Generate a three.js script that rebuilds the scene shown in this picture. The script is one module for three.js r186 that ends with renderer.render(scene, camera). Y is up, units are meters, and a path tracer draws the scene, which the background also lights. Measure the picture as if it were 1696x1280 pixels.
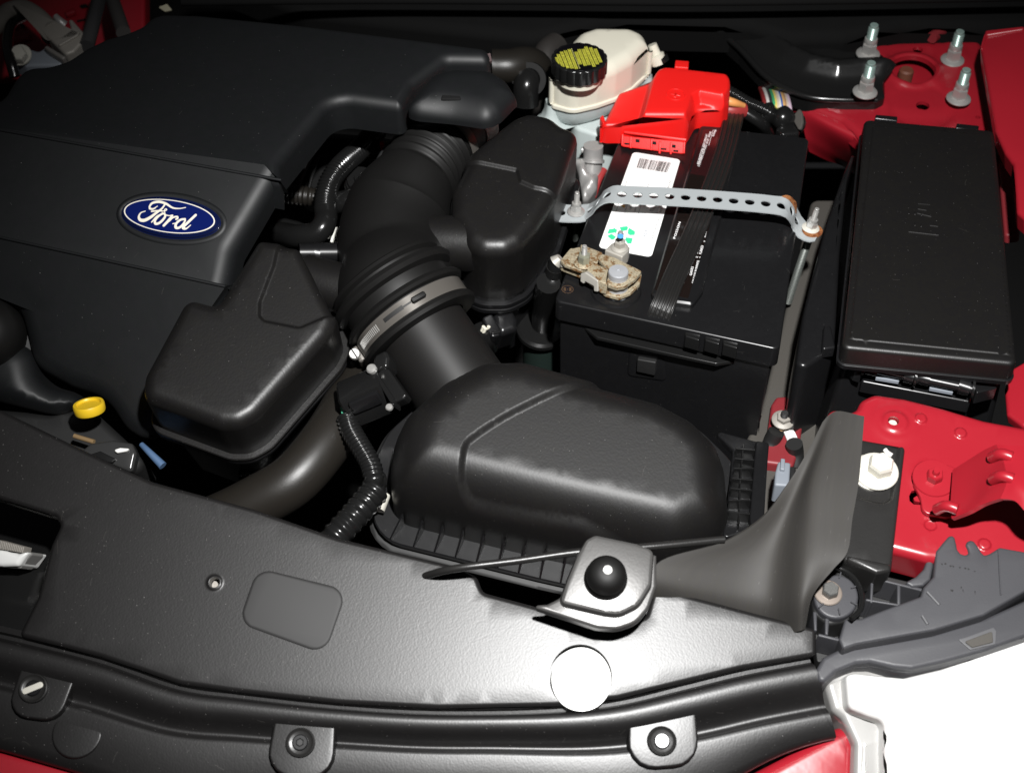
import * as THREE from 'three';
import { mergeGeometries, toCreasedNormals } from 'three/addons/utils/BufferGeometryUtils.js';

// ---------- camera, light, exposure ----------
const W = 1696, H = 1280, FOV = 30, PITCH = 45, CAMY = 0.8;
const scene = new THREE.Scene();
scene.background = new THREE.Color().setRGB(0.012, 0.012, 0.0125);
const camera = new THREE.PerspectiveCamera(FOV, W / H, 0.05, 30);
camera.position.set(0, CAMY, 0);
camera.rotation.x = -PITCH * Math.PI / 180;
camera.updateMatrixWorld();
camera.focus = 1.16; camera.userData.fStop = 8;
const renderer = new THREE.WebGLRenderer({ antialias: true });
renderer.setSize(1024, 772);
renderer.toneMapping = THREE.LinearToneMapping;
renderer.toneMappingExposure = 1;
renderer.shadowMap.enabled = true;
// the flash on the camera, well above the lens
const flash = new THREE.SpotLight(new THREE.Color().setRGB(1, 0.995, 0.985), 11.5, 0, 0.56, 0.85, 2);
flash.position.set(0.12, 1.06, -0.2);
flash.target.position.set(0.12, -0.05, -0.76);
flash.castShadow = true; flash.shadow.radius = 1.1; flash.shadow.mapSize.set(2048, 2048);
flash.name = 'flash';
scene.add(flash, flash.target);

// ---------- small helpers ----------
let seed = 7;
const rnd = () => { seed = (seed * 1664525 + 1013904223) >>> 0; return seed / 4294967296; };
const V3 = (x, y, z) => new THREE.Vector3(x, y, z);
const clamp = (x, a, b) => Math.min(b, Math.max(a, x));
const sstep = (a, b, x) => { const t = clamp((x - a) / (b - a), 0, 1); return t * t * (3 - 2 * t); };
const FL = H / 2 / Math.tan(FOV * Math.PI / 360), RA = PITCH * Math.PI / 180;
// a sight line of the photograph
function ray(px, py) {
  const x = (px - W / 2) / FL, y = -(py - H / 2) / FL, c = Math.cos(-RA), s = Math.sin(-RA);
  return V3(x, c * y + s, s * y - c);
}
// the point at height y on that line
function U(px, py, y) { const d = ray(px, py); return d.multiplyScalar((y - CAMY) / d.y).add(camera.position); }
const q3 = 560 / W;
const K = { a: [0, 0, q3], b: [440, 0, q3], c: [860, 0, q3], d: [1136, 0, q3], e: [0, 400, q3], f: [440, 380, q3], g: [860, 380, q3], h: [1136, 560, q3],
  i: [0, 860, q3], j: [440, 760, q3], k: [560, 860, q3], l: [1136, 860, q3], m: [980, 240, 160 / W], n: [960, 330, 160 / W], o: [1090, 200, 160 / W], p: [1090, 360, 160 / W],
  q: [900, 60, 120 / W], r: [1470, 320, 120 / W], s: [190, 310, 200 / W], t: [900, 380, 200 / W], u: [0, 0, 240 / W], v: [480, 170, 240 / W], w: [480, 330, 240 / W],
  x: [780, 60, 240 / W], y: [760, 460, 240 / W], z: [1180, 120, 240 / W], A: [1480, 870, 216 / W], B: [0, 820, 160 / W] };
// points read off an enlarged crop, as photograph coordinates
function C(key, ...v) { const [ox, oy, s] = K[key], r = []; for (let i = 0; i < v.length; i += 2) r.push([ox + v[i] * s, oy + v[i + 1] * s]); return r; }
const c1 = (key, x, y) => C(key, x, y)[0];

class Plane {
  constructor(o, n) {
    this.o = o.clone(); this.n = n.clone().normalize();
    this.u = V3(1, 0, 0).addScaledVector(this.n, -this.n.x).normalize();
    this.v = new THREE.Vector3().crossVectors(this.u, this.n);
  }
  at(px, py, h = 0) { // local 2D of a sight line on the plane lifted by h
    const d = ray(px, py), p0 = this.o.clone().addScaledVector(this.n, h), k = p0.sub(camera.position).dot(this.n) / d.dot(this.n);
    return this.to(d.multiplyScalar(k).add(camera.position));
  }
  to(p) { const q = p.clone().sub(this.o); return { x: q.dot(this.u), y: q.dot(this.v) }; }
  w(x, y, h = 0) { return this.o.clone().addScaledVector(this.u, x).addScaledVector(this.v, y).addScaledVector(this.n, h); }
  pts(list) { return list.map((p) => Array.isArray(p) ? this.at(p[0], p[1], p[2] || 0) : p); }
  shift(h) { return new Plane(this.w(0, 0, h), this.n); }
}
const flat = (y) => new Plane(V3(0, y, 0), V3(0, 1, 0));
function tilted(px, py, y, front, side = 0) {
  const n = V3(0, 1, 0).applyAxisAngle(V3(1, 0, 0), front * Math.PI / 180).applyAxisAngle(V3(0, 0, 1), -side * Math.PI / 180);
  return new Plane(U(px, py, y), n);
}
function hinge(pl, A, B, deg) {
  const a = pl.at(...A), b = pl.at(...B), p = pl.w(a.x, a.y), q = pl.w(b.x, b.y), d = q.clone().sub(p).normalize();
  return new Plane(p.add(q).multiplyScalar(0.5), pl.n.clone().applyAxisAngle(d, deg * Math.PI / 180));
}

// ---------- 2D ----------
const area2 = (P) => P.reduce((s, p, i) => { const q = P[(i + 1) % P.length]; return s + p.x * q.y - q.x * p.y; }, 0) / 2;
function inside(P, x, y) {
  let r = false;
  for (let i = 0, j = P.length - 1; i < P.length; j = i++) if ((P[i].y > y) !== (P[j].y > y) && x < (P[j].x - P[i].x) * (y - P[i].y) / (P[j].y - P[i].y) + P[i].x) r = !r;
  return r;
}
function segd(x, y, a, b) { const dx = b.x - a.x, dy = b.y - a.y, t = clamp(((x - a.x) * dx + (y - a.y) * dy) / (dx * dx + dy * dy || 1), 0, 1); return Math.hypot(x - a.x - t * dx, y - a.y - t * dy); }
function lined(P, x, y, closed) { let d = 1e9; for (let i = 0; i < P.length - (closed ? 0 : 1); i++) d = Math.min(d, segd(x, y, P[i], P[(i + 1) % P.length])); return d; }
const sdist = (P, x, y) => lined(P, x, y, true) * (inside(P, x, y) ? 1 : -1);
// rounded outline that can be inset by d; we[i] weighs the edge from corner i to i+1
function outline(P, R, seg = 5, we) {
  if (area2(P) < 0) { P = [...P].reverse(); if (Array.isArray(R)) R = [...R].reverse(); if (we) { we = [...we].reverse(); we.push(we.shift()); } }
  const n = P.length, rad = P.map((p, i) => Array.isArray(R) ? R[i] : R);
  return (d) => {
    const out = [], cor = [];
    for (let i = 0; i < n; i++) {
      const a = P[(i + n - 1) % n], b = P[i], c = P[(i + 1) % n], w0 = we ? we[(i + n - 1) % n] : 1, w1 = we ? we[i] : 1;
      let ux = b.x - a.x, uy = b.y - a.y, vx = c.x - b.x, vy = c.y - b.y; const lu = Math.hypot(ux, uy), lv = Math.hypot(vx, vy); ux /= lu; uy /= lu; vx /= lv; vy /= lv;
      const cr = ux * vy - uy * vx, dt = ux * vx + uy * vy;
      let x, y;
      if (Math.abs(cr) < 0.05) { const m = d * (w0 + w1) / 2; x = b.x - (uy + vy) / 2 * m; y = b.y + (ux + vx) / 2 * m; }
      else { // intersection of the two offset lines
        const p1x = b.x - uy * d * w0, p1y = b.y + ux * d * w0, p2x = b.x - vy * d * w1, p2y = b.y + vx * d * w1, t = ((p2x - p1x) * vy - (p2y - p1y) * vx) / cr;
        x = p1x + ux * t; y = p1y + uy * t;
      }
      cor.push({ x, y, ux, uy, vx, vy, turn: Math.atan2(cr, dt), r: Math.max(0, cr > 0 ? rad[i] - d : rad[i] + d) * (rad[i] > 0 ? 1 : 0), on: rad[i] > 0 });
    }
    for (let i = 0; i < n; i++) {
      const k = cor[i], a = cor[(i + n - 1) % n], c = cor[(i + 1) % n];
      if (!k.on) { out.push({ x: k.x, y: k.y }); continue; }
      const room = 0.49 * Math.min(Math.hypot(k.x - a.x, k.y - a.y), Math.hypot(k.x - c.x, k.y - c.y));
      const t = Math.min(k.r * Math.tan(Math.abs(k.turn) / 2), room);
      const p = { x: k.x - k.ux * t, y: k.y - k.uy * t }, q = { x: k.x + k.vx * t, y: k.y + k.vy * t };
      for (let s = 0; s <= seg; s++) { // rational curve that is a true arc
        const f = s / seg, w = Math.cos(k.turn / 2), b0 = (1 - f) ** 2, b1 = 2 * f * (1 - f) * w, b2 = f * f, m = b0 + b1 + b2;
        out.push({ x: (b0 * p.x + b1 * k.x + b2 * q.x) / m, y: (b0 * p.y + b1 * k.y + b2 * q.y) / m });
      }
    }
    return out;
  };
}
function spline2(P, closed, n) { const c = new THREE.CatmullRomCurve3(P.map((p) => V3(p.x, p.y, 0)), closed, 'centripetal'); const r = c.getSpacedPoints(n).map((p) => ({ x: p.x, y: p.y })); if (closed) r.pop(); return r; }
const circ = (x, y, r, n = 20, ry = r, a = 0) => Array.from({ length: n }, (_, i) => { const t = i / n * 2 * Math.PI, cx = Math.cos(t) * r, cy = Math.sin(t) * ry; return { x: x + cx * Math.cos(a) - cy * Math.sin(a), y: y + cx * Math.sin(a) + cy * Math.cos(a) }; });
// Delaunay triangulation, swept in x
function delaunay(pts) {
  const n = pts.length, idx = pts.map((_, i) => i).sort((a, b) => pts[a].x - pts[b].x);
  let x0 = 1e9, x1 = -1e9, y0 = 1e9, y1 = -1e9; for (const p of pts) { x0 = Math.min(x0, p.x); x1 = Math.max(x1, p.x); y0 = Math.min(y0, p.y); y1 = Math.max(y1, p.y); }
  const m = Math.max(x1 - x0, y1 - y0), cx = (x0 + x1) / 2, cy = (y0 + y1) / 2, all = [...pts, { x: cx - 20 * m, y: cy - m }, { x: cx, y: cy + 20 * m }, { x: cx + 20 * m, y: cy - m }];
  const cc = (i, j, k) => {
    const a = all[i], b = all[j], c = all[k], bx = b.x - a.x, by = b.y - a.y, ex = c.x - a.x, ey = c.y - a.y, d = 2 * (bx * ey - by * ex) || 1e-18, b2 = bx * bx + by * by, e2 = ex * ex + ey * ey;
    const x = (ey * b2 - by * e2) / d, y = (bx * e2 - ex * b2) / d; return { i, j, k, x: a.x + x, y: a.y + y, r: x * x + y * y };
  };
  let open = [cc(n, n + 1, n + 2)]; const done = [];
  for (const c of idx) {
    const p = all[c], edges = new Map(), keep = [];
    const add = (a, b) => { const k = a < b ? a * 1e6 + b : b * 1e6 + a; if (edges.has(k)) edges.set(k, null); else edges.set(k, [a, b]); };
    for (const t of open) {
      const dx = p.x - t.x;
      if (dx > 0 && dx * dx > t.r) { done.push(t); continue; }
      const dy = p.y - t.y;
      if (dx * dx + dy * dy - t.r > 1e-15) { keep.push(t); continue; }
      add(t.i, t.j); add(t.j, t.k); add(t.k, t.i);
    }
    for (const e of edges.values()) if (e) keep.push(cc(e[0], e[1], c));
    open = keep;
  }
  return [...done, ...open].filter((t) => t.i < n && t.j < n && t.k < n).map((t) => {
    const a = pts[t.i], b = pts[t.j], c = pts[t.k]; return (b.x - a.x) * (c.y - a.y) - (b.y - a.y) * (c.x - a.x) > 0 ? [t.i, t.j, t.k] : [t.i, t.k, t.j];
  });
}
// fills an outline (with holes) with triangles on a grid; extra points keep features crisp
function fill(out, holes = [], grid = 0, extra = []) {
  const pts = [...out]; for (const h of holes) pts.push(...h);
  if (!grid && !holes.length) return { pts, tri: THREE.ShapeUtils.triangulateShape(out.map((p) => new THREE.Vector2(p.x, p.y)), []) };
  if (!grid) return { pts, tri: THREE.ShapeUtils.triangulateShape(out.map((p) => new THREE.Vector2(p.x, p.y)), holes.map((h) => h.map((p) => new THREE.Vector2(p.x, p.y)))) };
  const cell = new Map(), near = (x, y) => { const q = 0.0006, i = Math.round(x / q), j = Math.round(y / q); for (let a = -1; a < 2; a++) for (let b = -1; b < 2; b++) { const k = cell.get((i + a) * 100003 + j + b); if (k && Math.hypot(k.x - x, k.y - y) < q) return true; } cell.set(i * 100003 + j, { x, y }); return false; };
  for (const p of pts) near(p.x, p.y);
  const edge = grid * 0.35, ok = (x, y, e) => { if (!inside(out, x, y) || lined(out, x, y, true) < e) return false; for (const h of holes) if (inside(h, x, y) || lined(h, x, y, true) < e) return false; return true; };
  for (const p of extra) if (ok(p.x, p.y, 0.0003) && !near(p.x, p.y)) pts.push(p);
  const ne = pts.length; let x0 = 1e9, x1 = -1e9, y0 = 1e9, y1 = -1e9; for (const p of out) { x0 = Math.min(x0, p.x); x1 = Math.max(x1, p.x); y0 = Math.min(y0, p.y); y1 = Math.max(y1, p.y); }
  for (let y = y0; y < y1; y += grid) for (let x = x0; x < x1; x += grid) { const X = x + (rnd() - 0.5) * grid * 0.3, Y = y + (rnd() - 0.5) * grid * 0.3; if (ok(X, Y, edge) && !near(X, Y)) pts.push({ x: X, y: Y }); }
  const j = pts.map((p, i) => ({ x: p.x + (rnd() - 0.5) * 1e-7, y: p.y + (rnd() - 0.5) * 1e-7 }));
  const tri = delaunay(j).filter(([a, b, c]) => { const x = (pts[a].x + pts[b].x + pts[c].x) / 3, y = (pts[a].y + pts[b].y + pts[c].y) / 3; if (!inside(out, x, y)) return false; for (const h of holes) if (inside(h, x, y)) return false; return true; });
  return { pts, tri };
}

// ---------- 3D ----------
function geo(pos, idx) { const g = new THREE.BufferGeometry(); g.setAttribute('position', new THREE.Float32BufferAttribute(pos.flatMap((p) => [p.x, p.y, p.z]), 3)); g.setIndex(idx.flat()); return g; }
function finish(g, crease = 0.7, uv = true) {
  g = g.index ? g.toNonIndexed() : g;
  if (crease !== null) { g.scale(4000, 4000, 4000); g = toCreasedNormals(g, crease); g.scale(1 / 4000, 1 / 4000, 1 / 4000); } // it welds points by hundredths of a unit
  if (uv) boxUV(g);
  return g;
}
function boxUV(g) {
  const p = g.attributes.position, n = g.attributes.normal, uv = new Float32Array(p.count * 2), a = V3(), b = V3(), c = V3(), m = V3();
  for (let i = 0; i < p.count; i += 3) {
    a.fromBufferAttribute(n, i); b.fromBufferAttribute(n, i + 1); c.fromBufferAttribute(n, i + 2); m.copy(a).add(b).add(c);
    const ax = Math.abs(m.x), ay = Math.abs(m.y), az = Math.abs(m.z);
    for (let k = i; k < i + 3; k++) { const x = p.getX(k), y = p.getY(k), z = p.getZ(k); const [u, v] = ay >= ax * 0.9 && ay >= az * 0.9 ? [x, -z] : az > ax ? [x, y] : [z, y]; uv[k * 2] = u; uv[k * 2 + 1] = v; }
  }
  g.setAttribute('uv', new THREE.BufferAttribute(uv, 2)); return g;
}
// profile of a moulded edge: wall of height Hh with draft, then a fillet of radius r
function fil(Hh, r, draft = 0, n = 5, ry = r) {
  const p = [[-draft * (Hh - ry), -Hh]]; if (Hh > ry) p.push([0, -ry]);
  for (let i = 1; i <= n; i++) { const a = i / n * Math.PI / 2; p.push([r * (1 - Math.cos(a)), -ry * (1 - Math.sin(a))]); }
  return p;
}
// the same with a wide fillet that the top surface carries itself (sound for any outline)
function soft(Hh, r, draft = 0, n = 8, ry = r) { const p = [[-draft * (Hh - ry), -Hh], [0, -ry]]; p.soft = { r, ry, n }; return p; }
// a moulded body over an outline on a plane
function body(pl, P, R, prof, o = {}) {
  let pts = pl.pts(P);
  if (o.smooth) { pts = spline2(pts, true, o.smooth); R = 0; }
  const ring = outline(pts, R, o.seg || 5, o.we), pos = [], idx = [], nrm = [], hmin = prof[0][1], sf = prof.soft, rim = sf ? ring(0) : null, D = o.disp, E = 0.0004, EG = o.blur || 0.0012;
  const dir = (x, y, z) => V3(0, 0, 0).addScaledVector(pl.u, x).addScaledVector(pl.v, y).addScaledVector(pl.n, z).normalize();
  // for wide fillets the normal comes from the profile itself, so the sheen is even
  const inward = (x, y, e) => { const gx = sdist(rim, x + e, y) - sdist(rim, x - e, y), gy = sdist(rim, x, y + e) - sdist(rim, x, y - e), L = Math.hypot(gx, gy) || 1; return [gx / L, gy / L, L / (2 * e)]; };
  const put = (x, y, h) => {
    if (!sf) { pos.push(pl.w(x, y, D ? h + D(x, y) * (o.dispAll ? 1 : clamp((h - hmin) / (0 - hmin), 0, 1)) : h)); return; }
    const d = Math.max(0, sdist(rim, x, y)), t = Math.min(1, d / sf.r), sN = Math.sqrt(Math.max(0, 1 - (1 - t) ** 2)), A = t < 1 ? sf.ry * (1 - t) / sf.r : 0, z = h < -sf.ry + 1e-9 ? h : -sf.ry + sf.ry * sN;
    const [gx, gy, k] = A ? inward(x, y, clamp(EG, 0.0003, 0.01)) : [0, 1, 1], a = A * clamp(k, 0, 1), m = Math.hypot(a, sN) || 1, cs = sN / m, sn = a / m;
    if (!D) { pos.push(pl.w(x, y, z)); nrm.push(dir(-gx * sn, -gy * sn, cs)); return; }
    const v = D(x, y), dx = (D(x + E, y) - D(x - E, y)) / (2 * E), dy = (D(x, y + E) - D(x, y - E)) / (2 * E);
    if (o.dispAll) { const dg = (dx * gx + dy * gy) * cs, dp = -dx * gy + dy * gx; pos.push(pl.w(x - gx * sn * v, y - gy * sn * v, z + cs * v)); nrm.push(dir(-gx * sn - dg * gx * cs + dp * gy, -gy * sn - dg * gy * cs - dp * gx, cs - dg * sn)); }
    else { pos.push(pl.w(x, y, z + v * clamp((z - hmin) / (0 - hmin), 0, 1))); nrm.push(dir(-gx * a - dx * sN, -gy * a - dy * sN, sN)); }
  };
  let N = 0, last = null;
  prof.forEach(([d, h], k) => {
    const r = ring(d); N = r.length; last = r;
    for (const p of r) put(p.x, p.y, h);
    if (sf) for (let i = 0; i < N; i++) { const a = r[(i + N - 1) % N], b = r[(i + 1) % N], q = nrm[k * N + i]; let ex = b.y - a.y, ey = a.x - b.x; if (Math.hypot(ex, ey) < 1e-9) continue; q.copy(dir(ex, ey, 0)); }
    if (k) for (let i = 0; i < N; i++) { const a = (k - 1) * N + i, b = (k - 1) * N + (i + 1) % N, c = a + N, e = b + N; idx.push([a, e, b], [a, c, e]); }
  });
  // top
  const clean = [], map = []; last.forEach((p, i) => { const q = clean[clean.length - 1]; if (!q || Math.hypot(p.x - q.x, p.y - q.y) > 2e-5) { clean.push(p); map.push((prof.length - 1) * N + i); } });
  if (clean.length > 3 && Math.hypot(clean[0].x - clean[clean.length - 1].x, clean[0].y - clean[clean.length - 1].y) < 2e-5) { clean.pop(); map.pop(); }
  const holes = (o.holes || []), extra = [...(o.extra || [])];
  if (sf) { const offs = []; for (let i = 1; i <= sf.n; i++) offs.push(sf.r * (1 - Math.cos((i - 0.35) / sf.n * Math.PI / 2))); for (const of of offs) for (const q of along(rim, [of], Math.max(0.002, of * 0.8), true)) { const d = sdist(rim, q.x, q.y); if (d > of * 0.93) extra.push(q); } }
  const f = fill(clean, holes, o.grid || (sf ? 0.012 : 0), extra), htop = prof[prof.length - 1][1], base = pos.length;
  for (let i = clean.length; i < f.pts.length; i++) put(f.pts[i].x, f.pts[i].y, sf ? 0 : htop);
  const at = (i) => i < clean.length ? map[i] : base + i - clean.length;
  for (const t of f.tri) { const [a, b, c] = t, A = f.pts[a], B = f.pts[b], Cc = f.pts[c]; const ccw = (B.x - A.x) * (Cc.y - A.y) - (B.y - A.y) * (Cc.x - A.x) > 0; idx.push(ccw ? [at(a), at(c), at(b)] : [at(a), at(b), at(c)]); }
  const pos2 = sf ? [] : pos, idx2 = sf ? [] : idx;
  for (const h of holes) { // walls of the holes
    const b0 = pos2.length, dp = o.holeDepth || 0.003, n = h.length, top = sf ? 0 : htop, up = (p) => D ? D(p.x, p.y) : 0; for (const p of h) pos2.push(pl.w(p.x, p.y, top + up(p))); for (const p of h) pos2.push(pl.w(p.x, p.y, top - dp));
    const s = area2(h) > 0; for (let i = 0; i < n; i++) { const a = b0 + i, b = b0 + (i + 1) % n, c = a + n, e = b + n; idx2.push(s ? [a, b, e] : [a, e, b], s ? [a, e, c] : [a, c, e]); }
  }
  if (!o.openBottom) { const r0 = ring(prof[0][0]), t = THREE.ShapeUtils.triangulateShape(r0.map((p) => new THREE.Vector2(p.x, p.y)), []), b0 = sf ? pos2.length : 0; if (sf) for (const p of r0) pos2.push(pl.w(p.x, p.y, hmin)); for (const [a, b, c] of t) { const A = r0[a], B = r0[b], Cc = r0[c]; const ccw = (B.x - A.x) * (Cc.y - A.y) - (B.y - A.y) * (Cc.x - A.x) > 0; idx2.push(ccw ? [a + b0, b + b0, c + b0] : [a + b0, c + b0, b + b0]); } }
  if (!sf) return finish(geo(pos, idx), o.crease ?? 0.75);
  const g = geo(pos, idx); g.setAttribute('normal', new THREE.Float32BufferAttribute(nrm.flatMap((p) => [p.x, p.y, p.z]), 3));
  const main = finish(g, null); return idx2.length ? mergeGeometries([main, finish(geo(pos2, idx2), o.crease ?? 0.75)]) : main;
}
// points beside a line, so that a groove or a step along it is crisp
function along(P, offs, step = 0.004, closed = false) {
  const r = []; const n = P.length - (closed ? 0 : 1);
  for (let i = 0; i < n; i++) { const a = P[i], b = P[(i + 1) % P.length], L = Math.hypot(b.x - a.x, b.y - a.y), m = Math.max(1, Math.round(L / step)); for (let k = 0; k < m; k++) { const t = (k + 0.5) / m; for (const o of offs) r.push({ x: a.x + (b.x - a.x) * t - (b.y - a.y) / L * o, y: a.y + (b.y - a.y) * t + (b.x - a.x) / L * o }); } }
  return r;
}
// a sheet with thickness over an outline with holes; fn maps local (x, y, h) to the world
function plate(P, holes, t, fn, grid = 0, crease = 0.6) {
  if (area2(P) < 0) P = [...P].reverse();
  const f = fill(P, holes, grid), n = f.pts.length, pos = [], idx = [];
  for (const p of f.pts) pos.push(fn(p.x, p.y, 0)); for (const p of f.pts) pos.push(fn(p.x, p.y, -t));
  for (const [a, b, c] of f.tri) { const A = f.pts[a], B = f.pts[b], Cc = f.pts[c]; const ccw = (B.x - A.x) * (Cc.y - A.y) - (B.y - A.y) * (Cc.x - A.x) > 0; idx.push(ccw ? [a, c, b] : [a, b, c], ccw ? [a + n, b + n, c + n] : [a + n, c + n, b + n]); }
  let s = 0; for (const L of [P, ...holes]) { const m = L.length, o = L === P, w = area2(L) > 0; for (let i = 0; i < m; i++) { const a = s + i, b = s + (i + 1) % m; const fwd = o ? true : !w; idx.push(fwd ? [a, b, b + n] : [a, b + n, b], fwd ? [a, b + n, a + n] : [a, a + n, b + n]); } s += m; }
  return finish(geo(pos, idx), crease);
}
const onPlane = (pl) => (x, y, h) => pl.w(x, y, h);
// round bar along points; r may be a function of t
function sweep(P, r, o = {}) {
  const c = P.length === 2 ? new THREE.LineCurve3(P[0], P[1]) : new THREE.CatmullRomCurve3(P, !!o.closed, 'centripetal'), n = o.n || 40, m = o.m || 14, fr = c.computeFrenetFrames(n, !!o.closed), pos = [], idx = [], uv = [], R = typeof r === 'function' ? r : () => r, L = c.getLength(), M1 = m + 1;
  for (let i = 0; i <= n; i++) { const p = c.getPointAt(i / n), k = R(i / n); for (let j = 0; j <= m; j++) { const a = (j % m) / m * 2 * Math.PI; pos.push(p.clone().addScaledVector(fr.normals[i], Math.cos(a) * k).addScaledVector(fr.binormals[i], Math.sin(a) * k * (o.flat || 1))); uv.push(j / m * 6.2832 * R(0.5), i / n * L); } }
  for (let i = 0; i < n; i++) for (let j = 0; j < m; j++) { const a = i * M1 + j, b = a + 1; idx.push([a, b, b + M1], [a, b + M1, a + M1]); }
  if (!o.open && !o.closed) { const b0 = pos.length; pos.push(c.getPointAt(0), c.getPointAt(1)); uv.push(0, 0, 0, L); for (let j = 0; j < m; j++) { idx.push([b0, j + 1, j], [b0 + 1, n * M1 + j, n * M1 + j + 1]); } }
  const g = geo(pos, idx); g.setAttribute('uv', new THREE.Float32BufferAttribute(uv, 2)); return finish(g, o.crease ?? 0.9, false);
}
// a ridged conduit: the radius rises and falls along its length
function conduit(P, r, pitch = 0.0028, o = {}) {
  const c = new THREE.CatmullRomCurve3(P, false, 'centripetal'), k = Math.max(3, Math.round(c.getLength() / pitch));
  return sweep(P, (t) => r * (0.93 + 0.07 * Math.sign(Math.sin(t * k * 2 * Math.PI)) * Math.abs(Math.sin(t * k * 2 * Math.PI)) ** 0.5), { n: k * 5, m: o.m || 12, crease: 1.1 });
}
// sheet through a grid of points
function patch(rows, nu = 24, nv = 24, t = 0.002, crease = 0.9) {
  const cs = rows.map((r) => new THREE.CatmullRomCurve3(r, false, 'centripetal')), pos = [], idx = [], grid = cs.map((c) => Array.from({ length: nu + 1 }, (_, i) => c.getPoint(i / nu)));
  for (let i = 0; i <= nu; i++) { const c = new THREE.CatmullRomCurve3(grid.map((g) => g[i]), false, 'centripetal'); for (let j = 0; j <= nv; j++) pos.push(c.getPoint(j / nv)); }
  const A = (i, j) => i * (nv + 1) + j;
  for (let i = 0; i < nu; i++) for (let j = 0; j < nv; j++) idx.push([A(i, j), A(i, j + 1), A(i + 1, j + 1)], [A(i, j), A(i + 1, j + 1), A(i + 1, j)]);
  const g0 = geo(pos, idx); g0.computeVertexNormals(); const nn = g0.attributes.normal, N = pos.length;
  // the face towards the camera is the outer one
  let s = 0; for (let i = 0; i < N; i += 7) s += V3(nn.getX(i), nn.getY(i), nn.getZ(i)).dot(camera.position.clone().sub(pos[i])); const sg = s > 0 ? 1 : -1;
  for (let i = 0; i < N; i++) pos.push(pos[i].clone().addScaledVector(V3(nn.getX(i), nn.getY(i), nn.getZ(i)), -t * sg));
  const all = []; for (const [a, b, c] of idx) { all.push(sg > 0 ? [a, b, c] : [a, c, b], sg > 0 ? [a + N, c + N, b + N] : [a + N, b + N, c + N]); }
  const rim = []; for (let j = 0; j < nv; j++) rim.push([A(0, j), A(0, j + 1)]); for (let i = 0; i < nu; i++) rim.push([A(i, nv), A(i + 1, nv)]); for (let j = nv; j > 0; j--) rim.push([A(nu, j), A(nu, j - 1)]); for (let i = nu; i > 0; i--) rim.push([A(i, 0), A(i - 1, 0)]);
  const uv = [], wu = rows[0][0].distanceTo(rows[rows.length - 1][0]), wv = rows[0][0].distanceTo(rows[0][rows[0].length - 1]); for (let k = 0; k < 2; k++) for (let i = 0; i <= nu; i++) for (let j = 0; j <= nv; j++) uv.push(i / nu * wu, j / nv * wv);
  for (const [a, b] of rim) all.push(sg > 0 ? [b, a, a + N] : [a, b, b + N], sg > 0 ? [b, a + N, b + N] : [a, b + N, a + N]);
  const gp = geo(pos, all); gp.setAttribute('uv', new THREE.Float32BufferAttribute(uv, 2)); return finish(gp, crease, false);
}
// strip with a rectangular section: path points, direction of the width, width, thickness
function strap(P, wdir, w, t, n = 60) {
  const c = new THREE.CatmullRomCurve3(P, false, 'centripetal'), pos = [], idx = [], wd = wdir.clone().normalize();
  for (let i = 0; i <= n; i++) { const p = c.getPointAt(i / n), d = c.getTangentAt(i / n), nn = new THREE.Vector3().crossVectors(d, wd).normalize(); if (nn.y < 0) nn.negate(); const ww = new THREE.Vector3().crossVectors(nn, d).normalize(); if (ww.dot(wd) < 0) ww.negate();
    for (const [a, b] of [[-1, 0.5], [1, 0.5], [1, -0.5], [-1, -0.5]]) pos.push(p.clone().addScaledVector(ww, a * w / 2).addScaledVector(nn, b * t)); }
  for (let i = 0; i < n; i++) for (let j = 0; j < 4; j++) { const a = i * 4 + j, b = i * 4 + (j + 1) % 4; idx.push([a, b, b + 4], [a, b + 4, a + 4]); }
  idx.push([0, 2, 1], [0, 3, 2], [n * 4, n * 4 + 1, n * 4 + 2], [n * 4, n * 4 + 2, n * 4 + 3]);
  return fixOut(finish(geo(pos, idx), 0.5));
}
// turn all faces outwards by the sign of the enclosed volume
function fixOut(g) {
  const p = g.attributes.position; let v = 0; const a = V3(), b = V3(), c = V3();
  for (let i = 0; i < p.count; i += 3) { a.fromBufferAttribute(p, i); b.fromBufferAttribute(p, i + 1); c.fromBufferAttribute(p, i + 2); v += a.dot(b.cross(c)); }
  if (v > 0) return g;
  for (const k of Object.keys(g.attributes)) { const t = g.attributes[k], s = t.itemSize; for (let i = 0; i < t.count; i += 3) for (let j = 0; j < s; j++) { const x = t.array[(i + 1) * s + j]; t.array[(i + 1) * s + j] = t.array[(i + 2) * s + j]; t.array[(i + 2) * s + j] = x; } }
  const n = g.attributes.normal; for (let i = 0; i < n.array.length; i++) n.array[i] *= -1;
  return g;
}
const turnTo = (axis) => new THREE.Quaternion().setFromUnitVectors(V3(0, 1, 0), axis.clone().normalize());
function place(g, at, axis = V3(0, 1, 0), spin = 0) { g = g.clone(); g.applyQuaternion(new THREE.Quaternion().setFromAxisAngle(V3(0, 1, 0), spin)); g.applyQuaternion(turnTo(axis)); g.translate(at.x, at.y, at.z); return g; }
function lathe(P, seg = 28, crease = 0.6) { return finish(new THREE.LatheGeometry(P.map(([r, y]) => new THREE.Vector2(r, y)), seg), crease); }
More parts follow.
